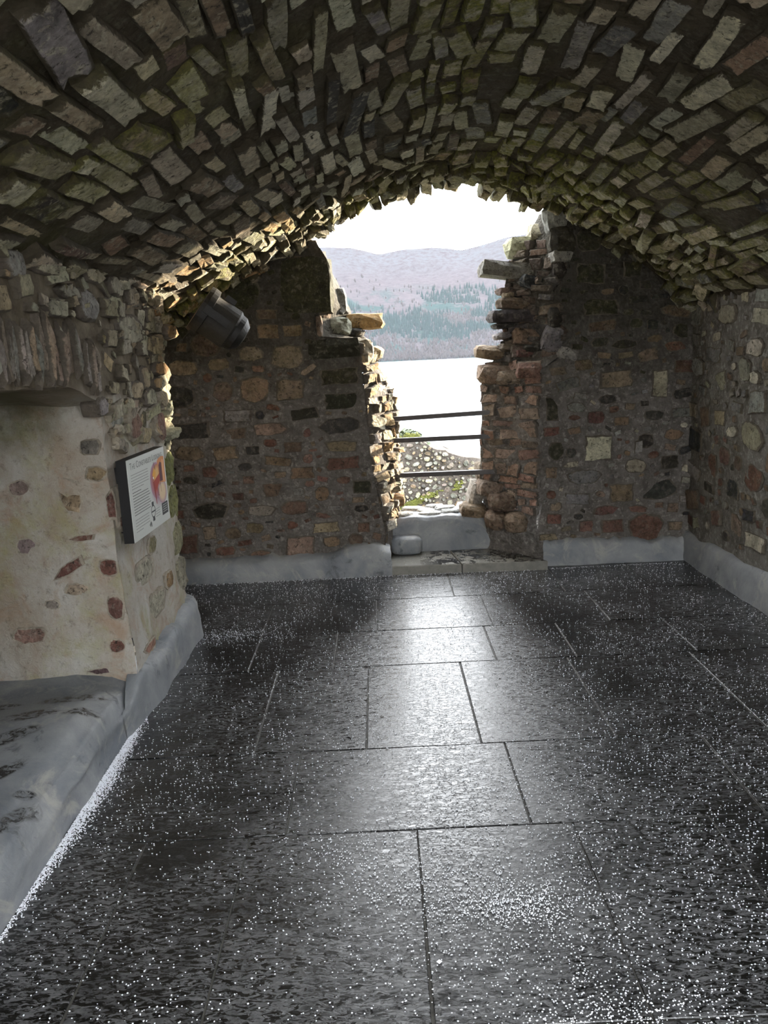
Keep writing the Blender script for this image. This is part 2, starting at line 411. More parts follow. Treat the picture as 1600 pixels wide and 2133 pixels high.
# vault
mb = MB()
def vault_pt(a, y, out=0.0):
    x = -1.9 + 4.35 * a; return np.array([x, y, vault_z(x) + out])
Y0 = -0.7
mb.patch(lambda a, b: vault_pt(a, Y0 + (VEND - Y0) * b, .03), 120, 130, lambda p: disp(p, .035, 2.6))
no = lambda p: np.zeros(3)
mb.patch(lambda a, b: vault_pt(a, VEND, .03 + .55 * b), 60, 4, lambda p: disp(p, .035, 2.6))
mb.patch(lambda a, b: vault_pt(a, Y0, .03 + .55 * b), 60, 4, lambda p: disp(p, .035, 2.6))
mb.patch(lambda a, b: (-2.9 + 6 * a, Y0 + (VEND - Y0) * b, vault_z(-1.9 + 4.35 * a) + .58), 30, 4, lambda p: disp(p, .05, 1))
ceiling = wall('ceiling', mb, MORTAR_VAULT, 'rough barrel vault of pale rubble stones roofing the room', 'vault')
# end wall: two faces, two splayed reveals, sill
mb = MB()
ZT = 2.95
def lf(a, b):
    z = -.1 + (ZT + .1) * b; return (-1.95 + (LF(z) + 1.95) * a, YB, z)
def rf(a, b):
    z = -.1 + (ZT + .1) * b; return (RF(z) + (2.45 - RF(z)) * a, YB, z)
def cap(z): return z
dw = lambda p: disp(p, .02, 2.6)
def left_top(): return on_y(650, 505, YB)[2]
ZL, ZR = left_top(), on_y(1150, 432, YB)[2]
def lfc(a, b): z = -.1 + (ZL + .1) * b; return (-1.95 + (LF(z) + 1.95) * a, YB, z)
def rfc(a, b): z = -.1 + (ZR + .1) * b; return (RF(z) + (2.45 - RF(z)) * a, YB, z)
mb.patch(lfc, 70, 90, dw); mb.patch(rfc, 55, 90, dw)
def lrev(a, b):
    z = -.1 + (ZL + .1) * b
    zr = min(z, on_y(700, 560, 6.05)[2])
    p, q = np.array([LF(z), YB, z]), np.array([LR(z), 6.05, z])
    return p + (q - p) * a
def lout(a, b):
    z = -.1 + (ZL + .1) * b; return (LR(z) + .02 * a, 6.05 + .45 * a, z)
def rrev(a, b):
    z = -.1 + (ZR + .1) * b; return np.array([RF(z), YB, z]) * (1 - a) + np.array([RR(z), 6.0, z]) * a
def rout(a, b):
    z = -.1 + (ZR + .1) * b; return (RR(z) + (.12 if z > 1.44 else .07) * a, 6.0 + (.25 if z > 1.44 else .46) * a, z)  # lower part deepened out of sight to keep the sun off the pier
dr = lambda p: disp(p, .03, 5)
mb.patch(lrev, 14, 90, dr); mb.patch(lout, 10, 90, dr); mb.patch(rrev, 14, 90, dr); mb.patch(rout, 6, 90, dr)
# outer faces and tops so the wall has its thickness
mb.patch(lambda a, b: (-2.6 + (LR(-.1 + (ZL + .1) * b) + .02 + 2.6) * a, 6.5, -1.6 + (ZL + 1.6) * b), 20, 40, dr)
def rback(a, b):
    z = -1.6 + (ZR + 1.6) * b; lo = z < 1.44; x0 = RR(max(z, -.1)) + (.07 if lo else .12); return (x0 + (3 - x0) * a, 6.46 if lo else 6.25, z)
mb.patch(rback, 20, 60, dr)
mb.patch(lambda a, b: (.9 + 2.1 * a, 6.2 + .26 * b, 1.44), 20, 4, dr)
mb.patch(lambda a, b: (-2.6 + (LF(ZL) + 2.6) * a, YB + .8 * b, ZL), 10, 6, no)
mb.patch(lambda a, b: (RF(ZR) + (3 - RF(ZR)) * a, YB + .55 * b, ZR), 10, 6, no)
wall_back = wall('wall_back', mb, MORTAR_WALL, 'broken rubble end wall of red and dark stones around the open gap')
# unseen wall added behind the room to block the low sky
mb = MB(); mb.patch(lambda a, b: (-9 + 18 * a, -5.5, -.1 + 2.3 * b), 40, 10, dw); mb.patch(lambda a, b: (-9 + 18 * a, -5.5 - .9 * b, 2.2), 40, 4, dw); mb.patch(lambda a, b: (-9 + 18 * a, -6.4, -.1 + 2.3 * b), 40, 10, dw)
wall_sky_block = wall('wall_sky_block', mb, MORTAR_WALL, 'unseen rough wall added behind the vaulted room to block low sky')
# right wall
mb = MB()
mb.patch(lambda a, b: (2.24, Y0 + (5.95 - Y0) * a, -.1 + 2.15 * b), 90, 40, dw)
wall_right = wall('wall_right', mb, MORTAR_RIGHT, 'pale rough pointed rubble wall at the right, meeting the cement skirting')
# left wall: pier, arched recess, near wall
XL, YJ, YP, YN = -1.2, 3.45, 4.47, 1.75
def arch_z(y): t = (y - (YJ + YN) / 2) / ((YJ - YN) / 2); return 1.545 - .10 * t * t
def batter(z): return .05 * max(0, (0.9 - z)) ** 2
mb = MB()
mb.patch(lambda a, b: (XL + batter(2.2 * b), YJ + (YP - YJ) * a, 2.2 * b), 26, 56, dw)                  # pier side
mb.patch(lambda a, b: (XL + batter(2.2 * b) - (1.5) * a, YJ, 1.75 * b), 40, 46, dw)                        # recess reveal facing the camera
mb.patch(lambda a, b: (XL + batter(2.2 * b) - .6 * a, YP, 2.2 * b), 14, 46, dw)                           # pier end
mb.patch(lambda a, b: (-1.66, YP - .1 + 1.4 * a, 2.1 * b), 22, 30, dw)                                      # bay behind the pier
mb.patch(lambda a, b: (XL, YN + (YJ - YN) * a, arch_z(YN + (YJ - YN) * a) * (1 - b) + 2.2 * b), 50, 20, dw)  # wall over the arch
mb.patch(lambda a, b: (XL - 1.5 * a, YN + (YJ - YN) * b, arch_z(YN + (YJ - YN) * b)), 30, 30, dw)           # arch soffit
mb.patch(lambda a, b: (-2.65, YN - .1 + (YJ - YN + .2) * a, 1.75 * b), 20, 20, dw)                          # back of the recess
mb.patch(lambda a, b: (XL - 1.5 * a, YN, 1.75 * b), 20, 20, dw)
mb.patch(lambda a, b: (XL, Y0 + (YN - Y0) * a, 2.2 * b), 24, 24, dw)
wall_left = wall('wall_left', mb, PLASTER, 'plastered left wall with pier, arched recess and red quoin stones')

# ------------------------------------------------------------------ vault stones
arc = [(_vx[i], _vz[i]) for i in range(400) if -1.72 <= _vx[i] <= 2.26]
al = [0.0]
for i in range(1, len(arc)): al.append(al[-1] + math.hypot(arc[i][0] - arc[i - 1][0], arc[i][1] - arc[i - 1][1]))
al = np.array(al); ax_ = np.array([q[0] for q in arc])
def vault_frame(u, y):
    x = float(np.interp(u, al, ax_)); e = .01
    z = float(vault_z(x)); t = np.array([2 * e, 0, float(vault_z(x + e) - vault_z(x - e))]); t /= np.linalg.norm(t)
    n = np.array([t[2], 0, -t[0]])
    if n[2] > 0: n = -n
    p = np.array([x, y, z + .03]); p = p + disp(p, .035, 2.6)
    return p, t, np.array([0, 1., 0]), n
def vault_moss(p):
    x, y = p[0], p[1]
    a = noise.noise(Vector((x * 1.3, y * 1.3, 4.2)))
    m_ = max(0, a * 1.3 + .05)
    m_ += 1.0 * math.exp(-((x - 1.15) / .7) ** 2 - ((y - 5.1) / .75) ** 2) + .5 * math.exp(-((x + .1) / .35) ** 2 - ((y - 5.5) / .3) ** 2)
    m_ += .35 * math.exp(-((x - .45) / .2) ** 2 - ((y - 2.9) / .4) ** 2)
    return min(1, m_)
u = 0.0
while u < al[-1]:
    wd = rnd.choice([.065, .08, .095, .11, .13])
    y = 1.35 + rnd.uniform(0, .2)
    while y < VEND + .03:
        near_end = max(0., min(1., (y - 4.2) / 1.2))
        L = rnd.choice([.14, .22, .3, .38, .48]) * rnd.uniform(.85, 1.15) * (1 - near_end) + rnd.uniform(.07, .22) * near_end
        if rnd.random() > .015:
            uu = u + wd / 2 + rnd.uniform(-.012, .012); yy = y + L / 2
            p, t, bb, n = vault_frame(uu, yy)
            xx = p[0]
            if -1.7 < xx < 2.25:
                moss = vault_moss(p)
                r_ = rnd.random()
                pal = PALE if r_ < .78 else (BROWN if r_ < .87 else (GREY if r_ < .97 else DARK))
                if p[1] > 4.3 and xx < -.3: pal = OCHRE + PALE
                c = tint(rnd.choice(pal), .25)
                h = rnd.uniform(.006, .030) + near_end * rnd.uniform(0, .06)
                rot = rnd.gauss(0, .10 + .25 * near_end)
                a_ = wd / 2 * rnd.uniform(.74, .98); b_ = L / 2 * rnd.uniform(.88, .98)
                stone('ceiling', p, t, bb, n, block(a_, b_, .16, rot), h, .05, c, moss, .05 + .35 * near_end, .1, .82 - .05 * near_end)
        y += L
    u += wd

# ------------------------------------------------------------------ end wall stones
PAL = {'r': RED, 'b': BROWN, 'd': DARK, 'g': GREY, 'p': PALE, 'o': OCHRE, 't': [(.27, .20, .14), (.30, .23, .17)], 'm': [(.055, .052, .035)]}
def px_uv(x, y): q = on_y(x, y, YB); return q[0], q[2]
def wall_frame_y(u, v):
    p = np.array([u, YB, v]); return p + disp(p, .02, 2.6), np.array([1., 0, 0]), np.array([0, 0, 1.]), np.array([0, -1., 0])
SC_Y = YB / F * 1.0
hand = [(399, 899, 103, 46, 'd'), (376, 826, 76, 48, 'd'), (718, 967, 92, 34, 'r'), (440, 1065, 88, 40, 'd'), (547, 1061, 70, 26, 'p'),  # second entry: the dark of an empty hole, painted as a stone
        (392, 1134, 54, 54, 'r'), (472, 1149, 50, 22, 'r'), (540, 1156, 52, 26, 'r'), (625, 1138, 74, 56, 't'), (682, 1099, 72, 26, 'o'), (693, 1128, 43, 26, 'b'),
        (741, 1124, 36, 28, 'b'), (758, 1097, 32, 26, 'r'), (532, 1098, 42, 24, 'b'), (486, 1110, 36, 28, 'b'), (436, 1110, 32, 34, 'b'), (671, 1028, 32, 34, 'b'),
        (629, 985, 60, 30, 'b'), (518, 999, 34, 22, 'r'), (497, 1031, 30, 18, 'r'), (520, 735, 55, 32, 't'), (600, 745, 74, 50, 't'), (607, 812, 66, 52, 't'),
        (532, 812, 70, 56, 't'), (461, 817, 46, 42, 'b'), (561, 893, 88, 28, 't'), (702, 728, 88, 40, 'm'), (706, 782, 94, 42, 'm'), (708, 832, 98, 42, 'm'), (710, 887, 98, 34, 'd'),
        (716, 930, 90, 24, 'b'), (505, 610, 80, 70, 'm'), (430, 720, 70, 50, 'b'), (452, 760, 50, 26, 'b'), (756, 1014, 48, 34, 'm'), (752, 1057, 36, 16, 'd'), (440, 985, 40, 26, 'r'),
        (400, 1000, 36, 18, 'd'), (560, 690, 60, 34, 'b'), (480, 680, 56, 34, 'm'), (610, 690, 50, 26, 'b'),
        (1345, 1097, 82, 64, 'r'), (1274, 1094, 58, 36, 'r'), (1218, 1097, 38, 32, 'r'), (1373, 1021, 86, 44, 'd'), (1294, 1025, 60, 48, 'b'), (1393, 966, 46, 34, 'd'),
        (1322, 968, 48, 32, 'p'), (1246, 936, 76, 68, 'p'), (1218, 994, 88, 32, 'g'), (1202, 1037, 68, 28, 'g'), (1343, 920, 38, 34, 'd'), (1242, 869, 40, 28, 'r'), (1296, 875, 40, 22, 'b'),
        (1359, 867, 44, 22, 'd'), (1286, 791, 86, 42, 't'), (1371, 799, 40, 74, 'p'), (1266, 831, 40, 20, 'd'), (1359, 678, 28, 26, 'd'), (1330, 625, 46, 18, 'd'), (1153, 1081, 38, 28, 'r'),
        (1330, 1061, 50, 16, 'r'), (1375, 1053, 22, 14, 'r'), (1403, 1057, 30, 24, 'b'), (1141, 1119, 46, 18, 'b'), (1404, 1093, 36, 24, 'b'), (1149, 1029, 24, 20, 'r'), (1300, 720, 60, 20, 'd'),
        (1250, 716, 40, 20, 'd'), (1215, 760, 46, 24, 'b'), (1330, 930, 20, 30, 'g'), (1150, 850, 30, 60, 'm'), (1160, 940, 34, 40, 'm'), (1150, 985, 30, 30, 'b'),
        (1250, 640, 90, 40, 'm'), (1230, 570, 70, 50, 'm'), (1230, 500, 60, 50, 'm'), (1320, 560, 50, 36, 'm')]
zmin = .2
fl = Fill(-1.64, .2, zmin, 2.36, lambda U, V: (U < LF(V) - .0) & (V < vault_z(U) - .02))
fr = Fill(.7, 2.22, zmin, 2.6, lambda U, V: (U > RF(V) + .0) & (V < vault_z(U) - .02))
def put_y(u, v, a, b, rot, c, h, k=3.0, jit=.1):
    p, t, bb, n = wall_frame_y(u, v); stone('wall_back', p, t, bb, n, outline(a, b, k, jit, rot) if rnd.random() < .45 else block(a * .95, b * .95, .22, rot), h, .06, c, .12 if v > 1.3 else .03, .05, .15, .88)
for (x, y, w_, h_, c) in hand:
    uu, vv = px_uv(x, y); a, b = w_ * SC_Y / 2 * .95, h_ * SC_Y / 2 * .95
    f_ = fl if x < 850 else fr
    f_.test(uu, vv, a, b, 0, .006, 3, True)
    put_y(uu, vv, a, b, rnd.gauss(0, .05), tint(rnd.choice(PAL[c]), .1), rnd.uniform(.006, .02), rnd.uniform(2.4, 4))
def place_back(u, v, a, b, rot):
    if v > 1.55: pal = DARK * 2 + BROWN[:3] + PAL['m'] * 3  # upper stones darker: dimness under the vault and blackening put into their colour
    elif u < .3: pal = BROWN * 2 + RED + DARK + PAL['t'] + GREY[:1]
    else: pal = BROWN + RED + DARK + PAL['t'] + GREY * 2 + PALE[:2]
    put_y(u, v, a, b, rot, tint(rnd.choice(pal), .2), rnd.uniform(.002, .018), rnd.uniform(2.2, 4), .14)
LV = [(.07, .13, .035, .06, 900, .1), (.035, .07, .02, .038, 3000, .18), (.016, .035, .01, .02, 6000, .3)]
fl.fill(place_back, LV, .009); fr.fill(place_back, LV, .009)

# reveals of the gap
def ruled(front, yf, rear, yr):
    def fr_(s, z):
        p = np.array([float(front(z)), yf, z]); q = np.array([float(rear(z)), yr, z]); d = q - p
        P = p + d * s; t = d / np.linalg.norm(d); n = np.cross(t, np.array([0, 0, 1.])); return P + disp(P, .03, 5), t, np.array([0, 0, 1.]), n, np.linalg.norm(d)
    return fr_
lrv, rrv = ruled(LF, YB, LR, 6.05), ruled(RF, YB, RR, 6.0)
lo2 = ruled(LR, 6.05, lambda z: LR(z) + .02, 6.5)
def reveal(frame, z0, z1, pal_at, sgn, hmax, length=.4):
    z = z0
    while z < z1:
        hh = rnd.uniform(.045, .12); s = 0.0
        while s < 1:
            _, _, _, _, Ld = frame(.5, z); Lw = rnd.uniform(.08, .22)
            s1 = min(1.0, s + Lw / max(Ld, .08))
            P, t, bb, n, _ = frame((s + s1) / 2, z + hh / 2); n = n * sgn
            c = tint(rnd.choice(pal_at(z)), .2)
            stone('wall_back', P, t, bb, n, block((s1 - s) * Ld / 2 * .96, hh / 2 * .95, .24, rnd.gauss(0, .10)), rnd.uniform(.005, hmax), .06, c, .0, .38, .2, .86)
            s = s1
        z += hh
zl_, zr_ = on_y(752, 715, YB)[2], on_y(1130, 765, YB)[2]
reveal(lrv, .28, zl_, lambda z: OCHRE + [(.46, .42, .34), (.34, .25, .16)] + PALE[:2], 1, .05)
reveal(lo2, .30, zl_ - .25, lambda z: OCHRE + PALE[:3], 1, .05)
reveal(rrv, .36, zr_, lambda z: [(.31, .185, .145), (.34, .215, .17), (.29, .20, .155), (.37, .27, .215), (.27, .205, .16)], -1, .025)
reveal(rrv, zr_ + .04, on_y(1130, 500, YB)[2], lambda z: [(.16, .12, .09), (.13, .10, .08), (.22, .15, .10), (.11, .10, .095)], -1, .05)
# loose-bedded stones that make the broken outline
for a in [  # px, py, w, h, front distance, depth, colour, rotation, moss
    (636, 594, 108, 118, 5.66, .42, 'm', 0.0, .3), (704, 628, 36, 56, 5.95, .2, 'g', .15, .1), (697, 681, 66, 40, 5.84, .22, 'p', .05, 0), (757, 668, 86, 34, 5.98, .24, 'o', -.02, 0),
    (779, 735, 42, 28, 6.05, .25, 'o', 0, 0), (696, 726, 112, 42, 5.67, .40, 'm', .03, 0), (756, 730, 42, 52, 5.72, .36, 'p', .03, .1), (668, 656, 44, 22, 5.78, .2, 'b', .1, .2), (664, 681, 14, 50, 5.69, .1, 't', 0, 0),
    (640, 520, 40, 40, 5.72, .25, 'b', .1, .5), (738, 692, 40, 18, 5.95, .2, 'd', 0, 0),
    (1163, 452, 46, 52, 5.68, .25, 'g', .2, 0), (1132, 481, 52, 38, 5.90, .25, 'p', -.1, 0), (1104, 515, 98, 50, 5.92, .25, 'p', -.08, .1), (1072, 561, 136, 32, 5.85, .30, 'g', -.14, .3),
    (1176, 496, 60, 58, 5.66, .25, 'm', 0, .1), (1172, 531, 44, 26, 5.66, .2, 'g', 0, 0), (1130, 592, 90, 28, 5.76, .25, 'd', -.3, 0), (1068, 605, 60, 16, 5.9, .2, 'b', 0, 0),
    (1085, 632, 90, 24, 5.84, .25, 'b', -.12, 0), (1062, 614, 26, 12, 5.85, .15, 't', 0, 0), (1092, 657, 140, 26, 5.82, .3, 'd', -.03, 0), (1058, 676, 60, 14, 5.88, .2, 'd', .1, 0), (1050, 699, 40, 15, 5.9, .2, 'g', .15, 0),
    (1100, 701, 56, 36, 5.82, .22, 't', -.15, 0), (1156, 706, 46, 58, 5.68, .2, 'g', -.25, 0), (1024, 735, 66, 30, 5.92, .3, 'b', -.15, 0), (1072, 725, 60, 20, 5.88, .2, 'b', -.1, 0), (1094, 736, 36, 16, 5.8, .2, 'r', 0, 0),
    (1185, 737, 46, 26, 5.66, .2, 'g', -.3, 0), (1120, 725, 50, 16, 5.76, .2, 'd', 0, 0), (1162, 660, 30, 50, 5.68, .2, 'd', 0, 0), (1170, 560, 30, 40, 5.68, .2, 'd', .2, 0),
    (1036, 780, 70, 42, 5.86, .3, 't', 0, 0), (1108, 772, 54, 34, 5.68, .3, 'r', 0, 0), (1066, 786, 60, 32, 5.82, .2, 't', 0, 0),
    (1024, 1022, 56, 36, 5.86, .3, 'b', -.2, 0), (995, 1035, 34, 60, 6.0, .3, 'p', -.25, 0), (990, 1068, 60, 28, 5.9, .3, 'b', -.12, 0), (1036, 1089, 42, 42, 5.72, .25, 'b', 0, 0), (1078, 1094, 50, 44, 5.64, .25, 'b', 0, .1),
    (1050, 1050, 60, 40, 5.76, .25, 'b', 0, .1), (1003, 985, 22, 36, 6.0, .25, 't', 0, 0),
    (806, 1060, 36, 40, 5.92, .2, 'o', 0, 0), (830, 1045, 30, 26, 6.0, .2, 'o', 0, 0), (822, 1020, 34, 14, 6.0, .2, 'p', .1, 0), (790, 1090, 40, 24, 5.78, .2, 'o', .2, 0), (793, 1125, 30, 30, 5.74, .15, 'b', 0, 0),
    (800, 1165, 22, 40, 5.68, .1, 'g', .2, 0), (820, 1010, 40, 14, 6.0, .3, 'p', -.05, 0)]:
    x, y, w_, h_, Y, dp, c, rt, ms = a
    big_ = w_ > 100; rock('wall_back', x, y, w_, h_, Y, dp, tint(rnd.choice(PAL[c]), .08), rt, ms * .4, 9 if big_ else rnd.uniform(3, 6), 0 if big_ else rnd.uniform(-.12, .12), .05 if big_ else .13)
# ------------------------------------------------------------------ right wall stones
frw = Fill(2.2, 5.68, .3, 1.85, lambda U, V: V > -9)
def place_right(u, v, a, b, rot):
    p = np.array([2.24, u, v]); p = p + disp(p, .02, 2.6)
    pal = GREY + PALE[:5] + BROWN[:1] if v > .95 else GREY + PALE[:2] + BROWN + RED + DARK
    stone('wall_right', p, (0, 1., 0), (0, 0, 1.), (-1., 0, 0), outline(a, b, rnd.uniform(2.4, 4), .13, rot) if rnd.random() < .4 else block(a * .95, b * .95, .22, rot), rnd.uniform(.004, .022), .06, tint(rnd.choice(pal), .2), .1, .05, .15, .88)
frw.fill(place_right, [(.08, .15, .05, .09, 600, .15), (.05, .09, .03, .05, 2500, .2), (.02, .045, .014, .03, 5000, .3)], .009)
# ------------------------------------------------------------------ left wall stones
def put_x(x, y, w_, h_, c, h=.012, k=3.5, rot=0.0, moss=0.0, wscale=1.0):
    p0 = on_x(x, y, XL); p1 = on_x(x - w_ / 2, y, XL); p2 = on_x(x + w_ / 2, y, XL)
    a = abs(p2[1] - p1[1]) / 2 * wscale; b = h_ * p0[1] / F / 2
    p = np.array([XL + batter(p0[2]), p0[1], p0[2]]); p = p + disp(p, .02, 2.6)
    stone('wall_left', p, (0, 1., 0), (0, 0, 1.), (1., 0, 0), outline(a, b, k, .09, rot), h, .06, tint(c, .08), moss, .08)
def put_j(x, y, w_, h_, c, h=.006, k=3.0, rot=0.0, moss=0.0):
    p0 = on_y(x, y, YJ); p = p0 + disp(p0, .02, 2.6)
    stone('wall_left', p, (1., 0, 0), (0, 0, 1.), (0, -1., 0), outline(w_ * YJ / F / 2, h_ * YJ / F / 2, k, .14, rot), h, .06, tint(c, .08), moss, .04)
for a in [(275, 893, 26, 62, RED[4], .03), (326, 888, 16, 72, RED[2], .03), (300, 882, 26, 60, (.12, .10, .06), .01), (250, 1060, 24, 104, RED[2], .02), 
          (300, 1345, 34, 24, (.34, .2, .15), .006), (318, 1130, 20, 40, (.30, .25, .16), .01), (345, 1210, 16, 40, (.28, .19, .10), .01),
          (300, 1190, 40, 60, (.42, .38, .31), .006), (320, 1260, 44, 60, (.42, .40, .33), .006),
          (112, 641, 70, 36, PALE[1], .03), (134, 606, 58, 28, PALE[1], .03), (175, 632, 46, 68, GREY[3], .03), (266, 688, 54, 62, PALE[0], .02), (226, 628, 32, 32, PALE[0], .03), (84, 556, 60, 26, PALE[5], .03),
          (16, 546, 40, 60, GREY[3], .04), (308, 658, 26, 34, PALE[3], .03), (310, 683, 28, 24, PALE[3], .03), (314, 722, 40, 44, OCHRE[2], .03), (336, 690, 24, 32, OCHRE[1], .06), (296, 715, 20, 36, PALE[0], .02),
          (296, 785, 26, 50, OCHRE[3], .02), (322, 770, 26, 30, OCHRE[1], .04), (318, 800, 24, 26, OCHRE[0], .04), (306, 830, 30, 40, PALE[0], .03), (280, 815, 26, 40, PALE[3], .02), (262, 850, 34, 34, PALE[0], .015),
          (328, 835, 16, 36, OCHRE[3], .04), (240, 870, 36, 30, GREY[3], .01), (207, 845, 24, 40, GREY[3], .02), (230, 590, 40, 40, PALE[0], .03), (270, 620, 30, 40, PALE[6], .03), (280, 575, 50, 44, BROWN[3], .04), (190, 575, 50, 30, PALE[5], .03)]:
    put_x(*a)
for a in [(232, 1050, 20, 90, RED[0]), (150, 1182, 92, 24, RED[1], .006, 3, .55), (228, 1180, 44, 42, RED[0]), (238, 1262, 40, 56, RED[0]), (240, 1340, 36, 34, RED[0]), (65, 1328, 82, 38, (.33, .2, .16)),
          (215, 1398, 90, 14, (.12, .075, .075), .004, 3, .1), (190, 925, 48, 34, (.22, .20, .19), .02), (200, 980, 50, 34, (.34, .25, .16)), (150, 1040, 52, 90, (.36, .25, .17), .002), (60, 1140, 46, 40, (.24, .19, .18), .003),
          (175, 1120, 70, 14, RED[1], .004, 3, .05), (110, 1265, 36, 24, (.28, .24, .22), .003), (40, 1020, 50, 40, (.30, .22, .2), .003), (160, 1230, 60, 30, (.42, .33, .24), .003)]:
    put_j(*a)
# thin voussoirs set on edge over the recess
y = YJ - .02
while y > 1.9:
    wd = rnd.uniform(.03, .055); yc = y - wd / 2
    z0 = arch_z(yc) - rnd.uniform(-.01, .015); z1 = z0 + rnd.uniform(.2, .3)
    p = np.array([XL, yc, (z0 + z1) / 2]); p = p + disp(p, .02, 2.6); lean = (yc - 2.6) * .16
    c = tint(rnd.choice([(.34, .32, .28), (.38, .35, .30), (.36, .29, .23), (.30, .28, .25), (.40, .30, .22)]), .12)
    stone('wall_left', p, (0, 1., 0), (0, 0, 1.), (1., 0, 0), outline(wd / 2 * .95, (z1 - z0) / 2, 6, .06, lean), rnd.uniform(.015, .045), .08, c, .03, .05)
    y -= wd
# small rubble between the voussoirs and the vault, and up the pier's broken corner
flx = Fill(1.7, YP, 1.22, 2.1, lambda U, V: (V > 1.78) | (U > 3.47))
def place_left(u, v, a, b, rot):
    p = np.array([XL, u, v]); p = p + disp(p, .02, 2.6)
    stone('wall_left', p, (0, 1., 0), (0, 0, 1.), (1., 0, 0), block(a, b, .24, rot), rnd.uniform(.008, .04), .06, tint(rnd.choice(PALE + OCHRE[2:]), .2), .1, .2, .15, .86)
flx.fill(place_left, [(.06, .1, .03, .05, 500, .2), (.03, .06, .02, .035, 1500, .3), (.015, .03, .01, .02, 1500, .4)], .007)
zz = 1.12
while zz < 1.95:     # broken stones on the far corner of the pier
    hh = rnd.uniform(.05, .11); zz += hh
    p = np.array([XL - .03 + rnd.uniform(-.01, .025), YP - .03 + rnd.uniform(-.02, .03), zz - hh / 2]); c = tint(rnd.choice(OCHRE + PALE[:4]), .15)
    vs, fs = cube_rock(rnd.uniform(.10, .16), rnd.uniform(.12, .24), hh * 1.05, 5, .18, 4)
    M = Matrix.Rotation(rnd.uniform(-.3, .3), 3, 'Z') @ Matrix.Rotation(rnd.uniform(-.15, .15), 3, 'X')
    v = np.array([tuple(M @ Vector(q)) for q in vs]) + p; STONES['wall_left'].append((v, fs, (*c, .05), p, .06))
for z, c in ((.40, (.38, .35, .28)), (.62, (.36, .34, .22)), (.83, (.30, .30, .16)), (1.02, (.26, .27, .12))):
    p = np.array([XL + batter(z) - .055, YP - .04, z]); vs, fs = cube_rock(.15, .2, .2, 5, .14, 4)
    STONES['wall_left'].append((np.array(vs) + p, fs, (*c, .5 if z > .7 else .15), p, .06))

# ------------------------------------------------------------------ turn stones into parts
FACE = [0.0] * (2 * NRING) + [.35] * NRING + [1.0]
def facevals(n): return FACE if n == len(FACE) else [1.0] * n
def flush(wallname, parent, limit=300, partname='stone', mats=None):
    mats = mats or (STONE, STONE_A)
    items = []
    for (v, f, c, P, s) in STONES.get(wallname, []):
        x, y, d = project(P)
        vis = d > .2 and -80 < x < 1680 and -80 < y < 2200
        items.append(((s / d if d > .2 else 0) * (1 if vis else .001), v, f, c, P))
    items.sort(key=lambda q: -q[0])
    for (_, v, f, c, P) in items[:limit]:
        o = mesh_obj(partname, v - P, f, mats[0] if len(v) == len(FACE) else STONE_B, parent, fa=facevals(len(v))); o.location = P; o.color = c
    V, Fs, C_, FA = [], [], [], []
    for (_, v, f, c, P) in items[limit:]:
        b = len(V); FA += facevals(len(v)); V += list(v); Fs += [tuple(i + b for i in q) for q in f]; C_ += [c] * len(v)
    if V: mesh_obj('rubble_stones', V, Fs, mats[1], parent, colors=C_, fa=FA, kind='stuff')
    print(wallname, len(items))
STONES['wall_left_rubble'] = [q for q in STONES['wall_left'] if q[3][2] > 1.42]; STONES['wall_left'] = [q for q in STONES['wall_left'] if q[3][2] <= 1.42]
flush('wall_left_rubble', wall_left, 225, mats=(STONE_W, STONE_WA))
for n_, p_ in (('ceiling', ceiling), ('wall_back', wall_back), ('wall_right', wall_right), ('wall_left', wall_left)): flush(n_, p_, 75 if n_ == 'wall_left' else 300, mats=None if n_ == 'ceiling' else (STONE_L, STONE_LA) if n_ == 'wall_left' else (STONE_W, STONE_WA))

# ------------------------------------------------------------------ cement skirtings, ledge, sill
def wavy(t, s, amp=.05): return amp * noise.noise(Vector((t * 1.9, s, 3))) + .4 * amp * noise.noise(Vector((t * 7, s, 1)))
def skirt(name, path, top, foot, label):
    """path(a)->(x,y) at the wall face, inward normal; sloping cement fillet"""
    m_ = MB()
    def fn(a, b):
        (x, y), (nx, ny) = path(a); t = top(a) + wavy(a * 4, len(name))
        prof = [(foot, -.02), (foot * .93, t * .45), (foot * .75, t * .8), (foot * .35, t * .97), (-.08, t)]
        q = b * 4; i = min(3, int(q)); r_ = q - i
        o, z = prof[i][0] + (prof[i + 1][0] - prof[i][0]) * r_, prof[i][1] + (prof[i + 1][1] - prof[i][1]) * r_
        return (x + nx * o, y + ny * o, z)
    m_.patch(fn, 70, 10, lambda p: disp(p, .018, 5))
    return m_.build(name, CEMENT, None, True, kind='structure', label=label, category='skirting')
def lpath(a):
    x = -1.68 + 1.72 * a; return (x, YB), (0, -1.)
skirt('baseboard_back', lpath, lambda a: .17 + .10 * max(0, (a - .6) / .4) ** 1 - .10 * max(0, (a - .93) / .07), .11, 'grey cement skirting under the dark end wall, left of the step')
skirt('baseboard_back', lambda a: ((1.16 + 1.1 * a, YB), (0, -1.)), lambda a: .20 - .03 * a, .06, 'blue-grey cement skirting under the end wall, right of the step')
skirt('baseboard_right', lambda a: ((2.24, 5.75 - 6.2 * a), (-1., 0)), lambda a: .22 + .1 * max(0, a - .1), .05, 'pale blue-grey cement skirting along the right wall')
skirt('baseboard_left', lambda a: ((XL + .035, YJ - .25 + (YP - YJ + .27) * a), (min(1., .1 + a / .35), 0)), lambda a: .20 + .05 * a - .09 * max(0, 1 - a / .2), .05, 'pale cement skirting at the foot of the pier under the board')
skirt('baseboard_left', lambda a: ((XL - .5 + .55 * a, YP + .02), (0, 1.)), lambda a: .24, .04, 'cement skirting around the far end of the pier')
